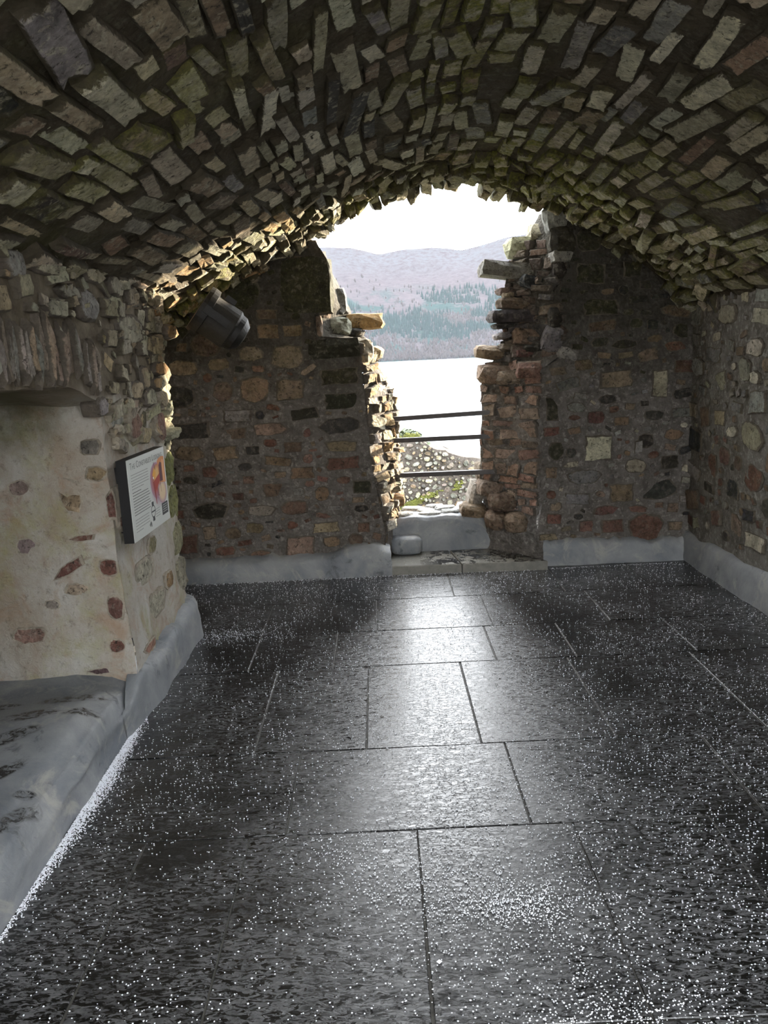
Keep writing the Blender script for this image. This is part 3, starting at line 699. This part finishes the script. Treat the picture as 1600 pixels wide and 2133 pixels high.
skirt('baseboard_left', lambda a: ((-1.66, YP + 1.3 * a), (1., 0)), lambda a: .18, .08, 'cement skirting in the corner behind the pier')
m_ = MB()
def ledge(a, b):
    y = Y0 + (YJ + .05 - Y0) * a
    prof = [(-1.165, -.02), (-1.175, .10), (-1.21, .165), (-1.29, .195), (-1.45, .205), (-1.8, .20), (-2.6, .20)]
    q = b * 6; i = min(5, int(q)); r_ = q - i
    x, z = [prof[i][k] + (prof[i + 1][k] - prof[i][k]) * r_ for k in (0, 1)]
    bul = .05 * math.exp(-((y - 2.95) / .22) ** 2) * (1 if i > 0 else .3)
    return (x + bul * .3 - .04 * noise.noise(Vector((y * 2, 1, 1))) * (z > .1), y, z + .02 * noise.noise(Vector((x * 2, y * 2, 5))) + (bul * .5 if z > .05 else 0))
m_.patch(ledge, 110, 42, lambda p: disp(p, .012, 4))
m_.build('floor_ledge', CEMENT_P, None, True, kind='structure', label='low wet grey cement ledge with dark shoe prints in the left recess', category='ledge')
# threshold: sill block behind the step
m_ = MB()
def sill(a, b):
    x = .02 + .82 * a
    zt = .345 + .03 * noise.noise(Vector((x * 6, 2, 2))) + (.045 if a > .72 else 0) - (.0 if a > .1 else .01)
    prof = [(6.0, .0), (5.985, .16), (5.985, zt - .03), (6.0, zt - .004), (6.04, zt), (6.3, zt - .02), (6.62, zt - .06)]
    q = b * 6; i = min(5, int(q)); r_ = q - i
    y_, z_ = [prof[i][k] + (prof[i + 1][k] - prof[i][k]) * r_ for k in (0, 1)]
    return (x, y_, z_)
m_.patch(sill, 50, 24, lambda p: disp(p, .01, 6))
m_.build('trim_1', CEMENT, None, True, kind='structure', label='grey cement sill block across the gap behind the step', category='sill')
vs, fs = cube_rock(.25, .2, .15, 4, .06, 5)
mesh_obj('trim_2', np.array(vs) + np.array([.16, 5.97, .14]), fs, CEMENT, None, True, kind='structure', label='rounded cement lump at the left end of the sill', category='sill')
for i, (x, y_, sx, sy, h, a, c) in enumerate([(.16, 6.12, .16, .12, .02, .2, (.42, .42, .40)), (.36, 6.10, .18, .1, .018, -.1, (.45, .45, .43)), (.34, 6.28, .14, .14, .02, .5, (.40, .40, .38)), (.52, 6.16, .14, .11, .02, .1, (.36, .37, .36)),
                                       (.62, 6.22, .15, .13, .025, -.2, (.44, .44, .42)), (.50, 6.34, .17, .12, .03, .3, (.40, .41, .4)), (.24, 6.36, .2, .13, .03, -.3, (.45, .44, .42)), (.66, 6.36, .12, .1, .03, .1, (.42, .42, .4)), (.42, 6.42, .16, .1, .035, 0, (.38, .38, .37))]):
    vs, fs = cube_rock(sx, sy, h * 1.6, 5, .1, 3); M = Matrix.Rotation(a, 3, 'Z')
    o = mesh_obj('coping_stone', [M @ Vector(q) for q in vs], fs, STONE_B, wall_back, fa=[1.0] * len(vs)); o.location = (x, y_, .345 - (y_ - 6) * .08 + h * .5); o.color = (*c, 0)

# ------------------------------------------------------------------ floor of wet slate slabs
m_ = MB()
m_.box((.3, 2.6, -.0545), (5.2, 7.4, .10))
floor = m_.build('floor', JOINT, None, kind='structure', label='floor of large wet black slate slabs sprinkled with white hail', category='floor')
def joints(y, *xs): return sorted(on_z(x, y)[0] for x in xs)
rows = [(-.75, .25, [-.7, .1, .75, 1.4]), (.25, .95, [-.5, .35, 1.0, 1.6]), (.95, 1.62, [-.75, -.1, .5, 1.3]),
        (1.62, 2.44, [-.865, -.51, .062, .592, 1.06, 1.7]), (2.44, 3.02, [-.388, .452, 1.257]), (3.02, 3.90, [-.586, -.12, .358, .917, 1.55]),
        (3.90, 4.43, [-.75, -.303, .552, .97, 1.6]), (4.43, 5.03, [-.758, -.075, .61, 1.3]), (5.03, 5.72, [-.416, .44, 1.178, 1.75])]
for (ya, yb, xs) in rows:
    b_ = [-1.68] + xs + [2.26]
    for i in range(len(b_) - 1):
        x0, x1, y0, y1 = b_[i] + .003, b_[i + 1] - .003, ya + .003, yb - .003
        if x1 - x0 < .05: continue
        cx, cy = (x0 + x1) / 2, (y0 + y1) / 2; w_, d_ = (x1 - x0) / 2, (y1 - y0) / 2; r_ = .002
        dz = [rnd.uniform(-.0012, .0012) for _ in range(4)]; jt = lambda: rnd.uniform(-.002, .002)
        base = [(-w_ + jt(), -d_ + jt()), (w_ + jt(), -d_ + jt()), (w_ + jt(), d_ + jt()), (-w_ + jt(), d_ + jt())]
        v = [(x, y, -.03) for x, y in base] + [(x, y, -r_ + dz[k]) for k, (x, y) in enumerate(base)] + [(x - math.copysign(r_, x), y - math.copysign(r_, y), dz[k]) for k, (x, y) in enumerate(base)]
        f = [(k, (k + 1) % 4, 4 + (k + 1) % 4, 4 + k) for k in range(4)] + [(4 + k, 4 + (k + 1) % 4, 8 + (k + 1) % 4, 8 + k) for k in range(4)] + [(8, 9, 10, 11)]
        o = mesh_obj('slab', v, f, SLAB, floor); o.location = (cx, cy, 0)
def step_mat():
    mt, t, b = material('damp_step_slate'); g = N(t); p = g.pos(); ps = g.scale(p, (.6, 2.2, 1))
    wet = g.ramp(g.math('ADD', g.noise(p, 11, 9, .7, .9), g.math('MULTIPLY', g.noise(p, 3, 3, .5), .5)), .70, .76)
    nz = g.n('SeparateXYZ'); g.set(nz.inputs[0], g.n('NewGeometry').outputs['Normal']); sp = g.n('SeparateXYZ'); g.set(sp.inputs[0], p)
    wet = g.math('MULTIPLY', wet, g.math('MULTIPLY', g.ramp(nz.outputs[2], .6, .9), g.ramp(sp.outputs[0], .18, .4)))
    g.set(b.inputs['Base Color'], g.mix(wet, g.mix(g.ramp(g.noise(p, 12, 8, .7), .35, .65), (.15, .145, .125), (.25, .24, .21)), (.012, .012, .012)))
    g.set(b.inputs['Roughness'], g.ramp(wet, 0, 1, .35, .12)); g.set(b.inputs['Normal'], g.bump(g.noise(ps, 30, 8, .7), .3, .004))
    return mt
STEP = step_mat()
# step of two slabs in the gap
step = D.objects.new('stone_step', None); link(step, None, label='low step of two wet slate slabs in the gap in the end wall', category='step'); step.location = (.55, 5.8, 0)
for (fx0, fx1, bx0, bx1) in ((0.0, .545, .06, .485), (.555, 1.17, .495, .84)):
    yf0, yf1, ybk = 5.60 - .04 * fx0, 5.60 - .04 * fx1, 6.03
    pts = [(fx0, yf0), (fx1, yf1), (bx1, ybk), (bx0, ybk)]
    v = [(x - .55, y - 5.8, 0.0) for x, y in pts] + [(x - .55, y - 5.8, .062) for x, y in pts] + [(x - .55 + (.006 if k in (0, 3) else -.006), y - 5.8 + (.006 if k < 2 else -.006), .068) for k, (x, y) in enumerate(pts)]
    f = [(k, (k + 1) % 4, 4 + (k + 1) % 4, 4 + k) for k in range(4)] + [(4 + k, 4 + (k + 1) % 4, 8 + (k + 1) % 4, 8 + k) for k in range(4)] + [(8, 9, 10, 11), (3, 2, 1, 0)]
    mesh_obj('slab', v, f, STEP, step)

# ------------------------------------------------------------------ hail grains
V, Fs = [], []
def grain(x, y, z, r):
    b = len(V); j = lambda: r * rnd.uniform(.7, 1.2)
    V.extend([(x + j(), y, z), (x - j(), y, z), (x, y + j(), z), (x, y - j(), z), (x, y, z + r * rnd.uniform(.6, 1)), (x, y, z - r * .8)])
    for q in ((0, 2, 4), (2, 1, 4), (1, 3, 4), (3, 0, 4), (2, 0, 5), (1, 2, 5), (3, 1, 5), (0, 3, 5)): Fs.append(tuple(i + b for i in q))
def in_floor(x, y): return (x > -1.16 if y < 4.52 else x > -1.55) and x < 2.19 and y < 5.58
n_ = 0
while n_ < 15000:
    x, y = rnd.uniform(-1.6, 2.2), 1.35 + 4.25 * rnd.random() ** 1.1
    if not in_floor(x, y): continue
    dn = .30 + .9 * max(0, noise.noise(Vector((x * 1.6, y * 1.6, 8)))) + .9 * max(0, noise.noise(Vector((x * 4, y * 3, 2))))
    if rnd.random() > dn: continue
    grain(x, y, .003, rnd.uniform(.0014, .0034)); n_ += 1
for (px_, py_, sx, sy, k) in [(1075, 1885, .10, .045, 700), (1000, 1850, .22, .10, 700), (870, 1850, .14, .08, 300), (1130, 1960, .25, .12, 900), (1320, 2110, .16, .06, 700), (480, 1325, .14, .08, 350), (1200, 1640, .3, .18, 700), (1450, 1560, .3, .2, 600),
                            (1560, 1920, .15, .12, 250), (760, 1770, .14, .07, 300), (1500, 1740, .2, .1, 300), (1500, 1440, .4, .25, 500)]:
    c = on_z(px_, py_)
    for _ in range(k):
        x, y = rnd.gauss(c[0], sx), rnd.gauss(c[1], sy)
        if in_floor(x, y): grain(x, y, .003, rnd.uniform(.0014, .0032))
for _ in range(5500):       # drift along the ledge
    y = min(4.4, max(1.5, rnd.gauss(2.85, .42))); x = -1.163 + abs(rnd.gauss(0, .022 * math.exp(-((y - 2.8) / .55) ** 2) + .008))
    grain(x, y, .004, rnd.uniform(.0015, .0035))
for _ in range(900):
    x = rnd.uniform(-1.4, 2.1); grain(x, 5.585 - abs(rnd.gauss(0, .015)), .003, rnd.uniform(.0015, .003))
for _ in range(160): grain(rnd.uniform(.1, 1.05), rnd.uniform(5.62, 5.95), .07, rnd.uniform(.0014, .0026))
grain(*on_z(915, 2003, .004), .009)
mesh_obj('hail', V, Fs, HAIL, None, kind='stuff', label='white hail grains scattered over the wet black floor', category='hail')

# ------------------------------------------------------------------ guard bars
for (xa, ya, xb, yb, nm, lb) in [(811, 873, 1023, 858, 'guard_bar', 'topmost of the three brown steel bars across the gap'), (811, 918, 1023, 908, 'guard_bar', 'middle one of the three brown steel bars across the gap'),
                                 (806, 991, 1023, 982, 'guard_bar', 'lowest of the three brown steel bars across the gap')]:
    a, b = on_y(xa, ya, 6.06), on_y(xb, yb, 5.94); a = Vector(a); b = Vector(b); d = (b - a)
    a = a - d.normalized() * .05; b = b + d.normalized() * .02; L = (b - a).length
    root = D.objects.new(nm, None); link(root, None, label=lb, category='bar', group='steel guard bars'); root.location = (a + b) / 2
    q = d.to_track_quat('X', 'Z').to_matrix()
    k = MB(); k.box((0, 0, -.004), (L, .014, .030), q); k.box(q @ Vector((0, .009, .011)), (L, .034, .008), q); k.build('bar', IRON, root)
    k = MB(); k.box(q @ Vector((L / 2 - .03, 0, -.002)), (.07, .035, .026), q); k.build('end_bracket', IRON, root)

# ------------------------------------------------------------------ flood lamp under the vault
lamp = D.objects.new('floodlight', None); link(lamp, None, label='black drum-shaped floodlight mounted under the vault above the pier', category='lamp')
c0 = Vector(on_y(446, 662, 4.66)); lamp.location = c0; lamp.scale = (1.25, 1.25, 1.25)
axv = Vector((.62, .18, -.50)).normalized(); M = axv.to_track_quat('Z', 'Y').to_matrix()
k = MB(); k.lathe([(.0, -.035), (.088, -.035), (.096, -.03), (.098, .09), (.09, .10), (.0, .102)], M, 32); k.build('housing', LAMPBODY, lamp)
k = MB(); k.lathe([(.089, .095), (.086, .125), (.06, .155), (.0, .165)], M, 32); k.build('rear_cap', LAMPM, lamp)
k = MB(); k.lathe([(.085, -.075), (.112, -.078), (.116, -.06), (.114, -.034), (.098, -.03), (.085, -.045), (.085, -.075)], M, 32); k.build('front_rim', LAMPM, lamp)
k = MB(); k.lathe([(.0, -.06), (.086, -.06), (.086, -.05), (.0, -.05)], M, 32); k.build('lens', GLASS, lamp)
k = MB(); k.box(M @ Vector((-.118, 0, -.0)), (.012, .035, .12), M); k.build('bracket', LAMPM, lamp)
k = MB(); k.box(M @ Vector((.0, .105, .02)), (.04, .03, .05), M); k.build('hinge', LAMPM, lamp)

# ------------------------------------------------------------------ information board
XB = -1.12
ys0, ys1, zb0, zb1 = on_x(266, 962, XB)[1], on_x(337, 932, XB)[1], .81, 1.185
BW, BH = ys1 - ys0, zb1 - zb0
board = D.objects.new('information_board', None); link(board, None, label='white information board with black edge on the left pier', category='sign')
board.location = (XB, (ys0 + ys1) / 2, zb0); board.rotation_euler = (0, 0, R(-1.5))
def bd(u, v, off=.0): return (off, -BW / 2 + BW * u, BH * v)      # u along the board, v up
k = MB(); k.box((-.0255, 0, BH / 2), (.045, BW, BH)); k.box((-.08, 0, BH / 2), (.07, BW * .8, BH * .8)); k.build('backing', BLACK, board)
k = MB(); k.box((-.0012, 0, BH / 2), (.0024, BW * .996, BH * .996)); face = k.build('face', WHITE, board)
def title(parts, u, v, u_end):
    vs, fs, x = [], [], 0.0
    for body, size in parts:
        cu = D.curves.new('lettering', 'FONT'); cu.body = body; cu.size = size
        o = D.objects.new('lettering', cu); COL.objects.link(o); bpy.context.view_layer.update()
        me = bpy.data.meshes.new_from_object(o.evaluated_get(bpy.context.evaluated_depsgraph_get()))
        b = len(vs); vs += [(q.co.x + x, q.co.y) for q in me.vertices]; fs += [tuple(i + b for i in pl.vertices) for pl in me.polygons]
        x = max(q[0] for q in vs[b:]) + .004 + (.012 if body[-1] in 'E’S' and len(body) in (2, 10) else 0)
        COL.objects.unlink(o); D.objects.remove(o); D.meshes.remove(me)
    k = (u_end - u) * BW / x; y0 = -BW / 2 + BW * u; z0 = BH * v
    mesh_obj('title', [(.0008, y0 + a * k, z0 + c) for a, c in vs], fs, INK, board)
title([('T', .044), ('HE', .033), ('C', .044), ('ONSTABLE’S', .033), ('L', .044), ('ODGING', .033)], .06, .872, .93)
def lines(rows_, mat, name):
    k = MB()
    for (u0, u1, v) in rows_:
        uu = u0
        while uu < u1:      # words too small to read
            ww = min(rnd.uniform(.015, .05), u1 - uu)
            a, b = bd(uu, v, .0008), bd(uu + ww, v + .009, .0008)
            k.box(((a[0]), (a[1] + b[1]) / 2, (a[2] + b[2]) / 2), (.0006, abs(b[1] - a[1]), abs(b[2] - a[2]))); uu += ww + .008
    k.build(name, mat, board, kind='stuff')
lines([(.07, .5, .80 - i * .034) for i in range(5)] + [(.07, .36, .80 - 5 * .034)], INKP, 'text_lines')
lines([(.07, .28, .585)] + [(.07, .46 + .02 * (i % 3), .55 - i * .034) for i in range(8)], INK, 'text_lines')
lines([(.07, .42, .25 - i * .036) for i in range(4)] + [(.07, .24, .105)], INKP, 'text_lines')
lines([(.60, .72, .235 - i * .032) for i in range(4)], INKP, 'text_lines')
# colour illustration: a soft purple ground, an orange doorway, a red table
V2, F2, C2 = [], [], []
def soft(cu_, cv_, ru, rv, col, edge_c=(.62, .64, .61), off=.0006, n=28, core=.55, u_max=.965):
    b = len(V2); V2.append(bd(min(cu_, u_max), cv_, off)); C2.append((*col, 1))
    for rr, cc in ((core, col), (1.0, edge_c)):
        for i in range(n):
            a = 2 * math.pi * i / n; V2.append(bd(min(cu_ + ru * rr * math.cos(a), u_max), cv_ + rv * rr * math.sin(a), off)); C2.append((*cc, 1))
    for i in range(n):
        j = (i + 1) % n; F2.append((b, b + 1 + i, b + 1 + j)); F2.append((b + 1 + i, b + 1 + n + i, b + 1 + n + j, b + 1 + j))
def flat(pts, col, off):
    b = len(V2); V2.extend(bd(u, v, off) for u, v in pts); C2.extend([(*col, 1)] * len(pts)); F2.append(tuple(range(b, b + len(pts))))
soft(.76, .55, .25, .33, (.42, .25, .34)); soft(.70, .60, .17, .24, (.45, .12, .10), (.42, .25, .34), .0008); soft(.74, .66, .12, .15, (.75, .45, .16), (.5, .16, .10), .001)
soft(.84, .42, .13, .16, (.72, .55, .35), (.42, .25, .34), .0010)
flat([(.76, .84), (.80, .87), (.90, .885), (.965, .87), (.965, .52), (.80, .55)], (.62, .24, .09), .0013)
flat([(.80, .56), (.80, .78), (.84, .82), (.88, .80), (.88, .56)], (.10, .02, .03), .0015); flat([(.90, .54), (.90, .84), (.935, .83), (.935, .53)], (.78, .42, .2), .0015)
flat([(.62, .60), (.80, .68), (.80, .58), (.66, .47)], (.42, .045, .025), .0018); flat([(.60, .60), (.64, .60), (.66, .3), (.645, .3)], (.3, .03, .03), .0018)
flat([(.79, .62), (.80, .62), (.815, .42), (.81, .42)], (.15, .04, .03), .0018); flat([(.71, .5), (.725, .5), (.735, .40), (.75, .39), (.72, .39)], (.2, .04, .03), .0018)
flat([(.60, .69), (.66, .78), (.70, .70), (.66, .62)], (.78, .38, .05), .0016); flat([(.655, .86), (.67, .84), (.69, .74), (.675, .76)], (.12, .06, .05), .0018); flat([(.605, .665), (.63, .665), (.635, .635), (.61, .635)], (.8, .78, .66), .002)
mesh_obj('illustration', V2, F2, PRINT, board, colors=C2)
# small plan emblem, dark box, hand mark
k = MB(); n = 16
cu_, cv_, ru, rv = .535, .235, .058, .085
ring = []
for s in (1.0, .82):
    for i in range(n):
        a = 2 * math.pi * i / n; ring.append(bd(cu_ + ru * s * math.cos(a), cv_ + rv * s * math.sin(a), .001))
k.add(ring, [(i, (i + 1) % n, n + (i + 1) % n, n + i) for i in range(n)])
k.box(bd(cu_, cv_, .001), (.0006, ru * 1.7 * BW, .006))
for s in (-1, 1): k.box(bd(cu_, cv_ + s * rv * 1.12, .001), (.0006, .045 * BW, .022 * 1.0)); k.box(bd(cu_ - .02, cv_ + s * rv * 1.25, .001), (.0006, .006, .01)); k.box(bd(cu_ + .02, cv_ + s * rv * 1.25, .001), (.0006, .006, .01))
k.build('plan_emblem', INKD, board)
k = MB(); k.box(bd(.87, .185, .0009), (.0006, .17 * BW, .16 * BH)); k.build('caption_box', INKD, board)
k = MB()
for i in range(4): k.box(bd(.87, .235 - i * .03, .0014), (.0005, .13 * BW, .004))
k.build('caption_text', INKP, board, kind='stuff')
k = MB(); k.box(bd(.43, .10, .0009), (.0006, .05 * BW, .012), Matrix.Rotation(.5, 3, 'X')); k.box(bd(.455, .085, .0009), (.0006, .02 * BW, .02)); k.build('pointer_mark', INK, board)

# ------------------------------------------------------------------ outside: ruin, bank, lake, hills
RUIN = mortar_mat('ruin_mortar', (.06, .05, .043), (.10, .085, .074), (.16, .145, .13), 4, .8)
def ruin_top(x): return float(np.interp(x, [-2, .2, .45, .75, .95, 1.2, 1.55, 2.1, 3.2], [-.2, -.02, .06, -.02, -.22, -.30, -.48, -.62, -.9]))
m_ = MB()
def ruin_y(x): return 15.0 + .55 * max(0, x - 1.0)
m_.patch(lambda a, b: (-2 + 5.2 * a, ruin_y(-2 + 5.2 * a), -2.6 + (ruin_top(-2 + 5.2 * a) + 2.6) * b), 60, 30, lambda p: disp(p, .08, 1.6))
m_.patch(lambda a, b: (-2 + 5.2 * a, ruin_y(-2 + 5.2 * a) + .9 * b, ruin_top(-2 + 5.2 * a)), 60, 5, lambda p: disp(p, .08, 1.6))
m_.patch(lambda a, b: (-2 + 5.2 * a, ruin_y(-2 + 5.2 * a) + .9, -2.6 + (ruin_top(-2 + 5.2 * a) + 2.6) * b), 40, 8, lambda p: disp(p, .08, 1.6))
ruin = m_.build('ruined_wall', RUIN, None, True, label='grey ruined rubble wall with mossy top beyond the bars', category='wall')
fz = Fill(.1, 2.5, -1.9, .05, lambda U, V: V < np.interp(U, [.1, .45, .75, .95, 1.2, 1.55, 2.1, 3.2], [-.02, .06, -.02, -.22, -.30, -.48, -.62, -.9]) - .02, .012)
def place_ruin(u, v, a, b, rot):
    p = np.array([u, ruin_y(u), v]); p = p + disp(p, .08, 1.6)
    stone('ruin', p, (1., 0, 0), (0, 0, 1.), (0, -1., 0), outline(a, b, 2.6, .15, rot), rnd.uniform(.02, .07), .08, tuple(x * .68 for x in tint(rnd.choice(GREY + PALE[:3] + BROWN[:2] + [(.38, .30, .29)]), .45)), .1, .3)
fz.fill(place_ruin, [(.06, .09, .04, .06, 300, .5), (.035, .055, .025, .04, 6000, .5), (.02, .03, .015, .025, 7000, .5)], .006)
RKW = dict(lichen=(.24, .23, .21), lich=.4, bump=.8, rim=(.08, .07, .06), rag=.3)
flush('ruin', ruin, 300, mats=(stone_mat('ruin_stone', False, **RKW), stone_mat('ruin_stone_mass', True, **RKW)))
MOSS = plain('yellow_green_moss', (.085, .09, .012), .95, nz=8, bump=.5); LEAFM = plain('ivy_leaf', (.035, .05, .015), .6)
k = MB()
for _ in range(420):
    t = rnd.gauss(0, 1); x = .62 + .16 * t * .8; y = 15.1 + rnd.uniform(-.15, .5); z = ruin_top(x) + rnd.uniform(-.06, .10) * (1 - abs(t) * .2)
    M = Matrix.Rotation(rnd.uniform(0, 6.3), 3, 'Z') @ Matrix.Rotation(rnd.uniform(-1, 1), 3, 'X'); s = rnd.uniform(.02, .05)
    k.add([M @ Vector(q) * s + Vector((x, y, z)) for q in ((-1, 0, 0), (0, -.6, .1), (1, 0, 0), (0, .8, .1))], [(0, 1, 2, 3)])
k.build('ivy', LEAFM, ruin, kind='stuff')
for (mx, mz, sx_, sz_, rot, nn) in ((.70, -1.2, .34, .05, .35, 170), (.45, -1.36, .13, .05, .2, 60), (.58, .03, .16, .04, 0, 60), (1.45, -1.0, .1, .06, .5, 30)):
    k = MB()
    for _ in range(nn):
        t, q = rnd.gauss(0, .5), rnd.gauss(0, .5); x = mx + t * sx_ * math.cos(rot) - q * sz_ * math.sin(rot); z = mz + t * sx_ * math.sin(rot) + q * sz_ * math.cos(rot)
        vs, fs = cube_rock(rnd.uniform(.03, .09), .07, rnd.uniform(.03, .06), 2.4, .3, 2); k.add([(a + x, b_ + ruin_y(x) - .02, c_ + z) for a, b_, c_ in vs], fs)
    k.build('moss_patch', MOSS, ruin, kind='stuff')

GRASS = plain('bank_grass', (.10, .11, .05), .95, nz=3)
LZ = -15.0
m_ = MB()
def bank(a, b):
    x = -60 + 120 * a; y = 6.4 + 75 * b ** 1.6
    return (x, y, -1.3 - .9 * min(1, (y - 6.4) / 8.0) - max(0, y - 17) * .30)
m_.patch(bank, 40, 40, lambda p: disp(p, .12, .3))
m_.build('ground_bank', GRASS, None, True, kind='structure', label='rough grass bank falling from the ruin to the lake', category='ground')
COURT = plain('courtyard_gravel', (.26, .25, .23), .95, nz=4)
m_ = MB(); m_.patch(lambda a, b: (-30 + 60 * a, -1.02 - 30 * b, -.02), 10, 10, no)
m_.build('ground_court', COURT, None, kind='structure', label='open court behind the vaulted room', category='ground')

mt, t, b = material('lake_water'); g = N(t); p = g.pos()
b.inputs['Base Color'].default_value = (.05, .07, .08, 1); b.inputs['Roughness'].default_value = .36
g.set(b.inputs['Normal'], g.bump(g.noise(g.scale(p, (.4, 1.0, 1)), .8, 5, .6), .25, .3))
m_ = MB(); m_.add([(-4000, 45, LZ), (4000, 45, LZ), (4000, 1750, LZ), (-4000, 1750, LZ)], [(0, 1, 2, 3)])
m_.build('lake', mt, None, kind='structure', label='bright white lake lying below the far hills', category='lake')

def ridge(x):      # crest height seen against the sky, at 2600 m
    px_ = 784 + x / 2600 * 1650
    yy = np.interp(px_, [0, 500, 640, 690, 740, 800, 850, 900, 960, 1000, 1050, 1150, 1300, 1700], [560, 540, 531, 527, 530, 540, 530, 528, 532, 522, 508, 490, 470, 500])
    yh = 735 - .047 * (px_ - 784)
    return (yh - yy) / F * 2600 + EYE
def hill_z(x, y):
    t = min(1, max(0, (y - 1500) / 1100)); s = t * (.55 + .45 * t)
    zz = LZ + (ridge(x) - LZ) * s if y <= 2600 else ridge(x) - (y - 2600) * .25
    nn = noise.noise(Vector((x / 260, y / 260, 1))) * 28 + noise.noise(Vector((x / 90, y / 90, 2))) * 10 + noise.noise(Vector((x / 30, y / 30, 4))) * 3.5
    return zz + nn * min(1, t * 3) * (.35 if abs(y - 2600) < 150 else 1)
mt, t, b = material('winter_hillside'); g = N(t); p = g.pos()
sx = g.n('SeparateXYZ'); g.set(sx.inputs[0], p)
n1 = g.noise(g.scale(p, (.01, .004, .02)), 1.3, 8, .65, .4)
n2 = g.noise(p, .06, 8, .7)
hcol = g.mix(g.ramp(n2, .35, .65), (.030, .024, .027), (.052, .042, .045))
rockm = g.math('MULTIPLY', g.ramp(sx.outputs[2], 200, 270), g.ramp(n2, .42, .62))
hcol = g.mix(rockm, hcol, (.045, .047, .052))
con = g.math('MULTIPLY', g.ramp(n1, .50, .56), g.ramp(sx.outputs[2], 190, 130))
hcol = g.mix(con, hcol, g.mix(g.ramp(n2, .4, .6), (.008, .020, .019), (.016, .028, .026)))
g.set(b.inputs['Base Color'], hcol); b.inputs['Roughness'].default_value = 1; b.inputs['Specular IOR Level'].default_value = 0
HILL = mt
NX, NY = 170, 70
vs = []
for j in range(NY + 1):
    for i in range(NX + 1):
        x, y = -1500 + 3300 * i / NX, 1490 + 1500 * j / NY; vs.append((x, y, hill_z(x, y)))
fs = [(j * (NX + 1) + i, j * (NX + 1) + i + 1, (j + 1) * (NX + 1) + i + 1, (j + 1) * (NX + 1) + i) for j in range(NY) for i in range(NX)]
hills = mesh_obj('hills', vs, fs, HILL, None, True, kind='structure', label='hazy wooded winter hills across the lake', category='hills')
# forest on the slope, seen through the gap
CON = plain('conifer', (.009, .022, .021), 1, spec=0, nz=.2); LAR = plain('bare_larch', (.048, .038, .038), 1, spec=0, nz=.2)
kc, kl = MB(), MB()
for _ in range(7000):
    y = 1500 + 800 * rnd.random() ** 1.4; x = y * rnd.uniform(-.10, .20); z = hill_z(x, y)
    n1 = noise.noise(Vector((x / 130 + 3, (y - x * .35) / 230, 3.3))) + .55 * noise.noise(Vector((x / 50, y / 70, 1)))
    con_ = (n1 > .10 and z < 165 and z > 5)
    if not con_ and rnd.random() > (.75 if z < 90 else .10): continue
    k = kc if con_ else kl; h = rnd.uniform(9, 18) if con_ else rnd.uniform(6, 12); r_ = h * (.17 if con_ else .22); n = 5; ph = rnd.random()
    ring = [(x + r_ * math.cos(6.283 * (i + ph) / n), y + r_ * math.sin(6.283 * (i + ph) / n), z) for i in range(n)]
    if con_: k.add(ring + [(x, y, z + h)], [(i, (i + 1) % n, n) for i in range(n)])
    else:
        mid = [(x + r_ * math.cos(6.283 * (i + ph) / n), y + r_ * math.sin(6.283 * (i + ph) / n), z + h * .45) for i in range(n)]
        k.add([(q[0] * .4 + x * .6, q[1] * .4 + y * .6, z) for q in ring] + mid + [(x, y, z + h)], [(i, (i + 1) % n, n + (i + 1) % n, n + i) for i in range(n)] + [(n + i, n + (i + 1) % n, 2 * n) for i in range(n)])
kc.build('conifer_forest', CON, None, kind='stuff', label='teal conifer plantation on the far hillside', category='forest')
kl.build('larch_forest', LAR, None, kind='stuff', label='bare brown larch woods on the far hillside', category='forest')
# valley haze over the water
mt = D.materials.new('valley_haze'); mt.use_nodes = True; t = mt.node_tree; t.nodes.clear()
vo = t.nodes.new('ShaderNodeVolumeScatter'); oo = t.nodes.new('ShaderNodeOutputMaterial'); t.links.new(vo.outputs[0], oo.inputs['Volume'])
vo.inputs['Color'].default_value = (.72, .85, 1, 1); vo.inputs['Density'].default_value = .000036; vo.inputs['Anisotropy'].default_value = .0
m_ = MB(); m_.box((100, 900, 190), (2600, 1500, 420))
hz = m_.build('haze', mt, None, kind='stuff', label='thin blue haze in the valley over the lake', category='haze')
print('scene done')
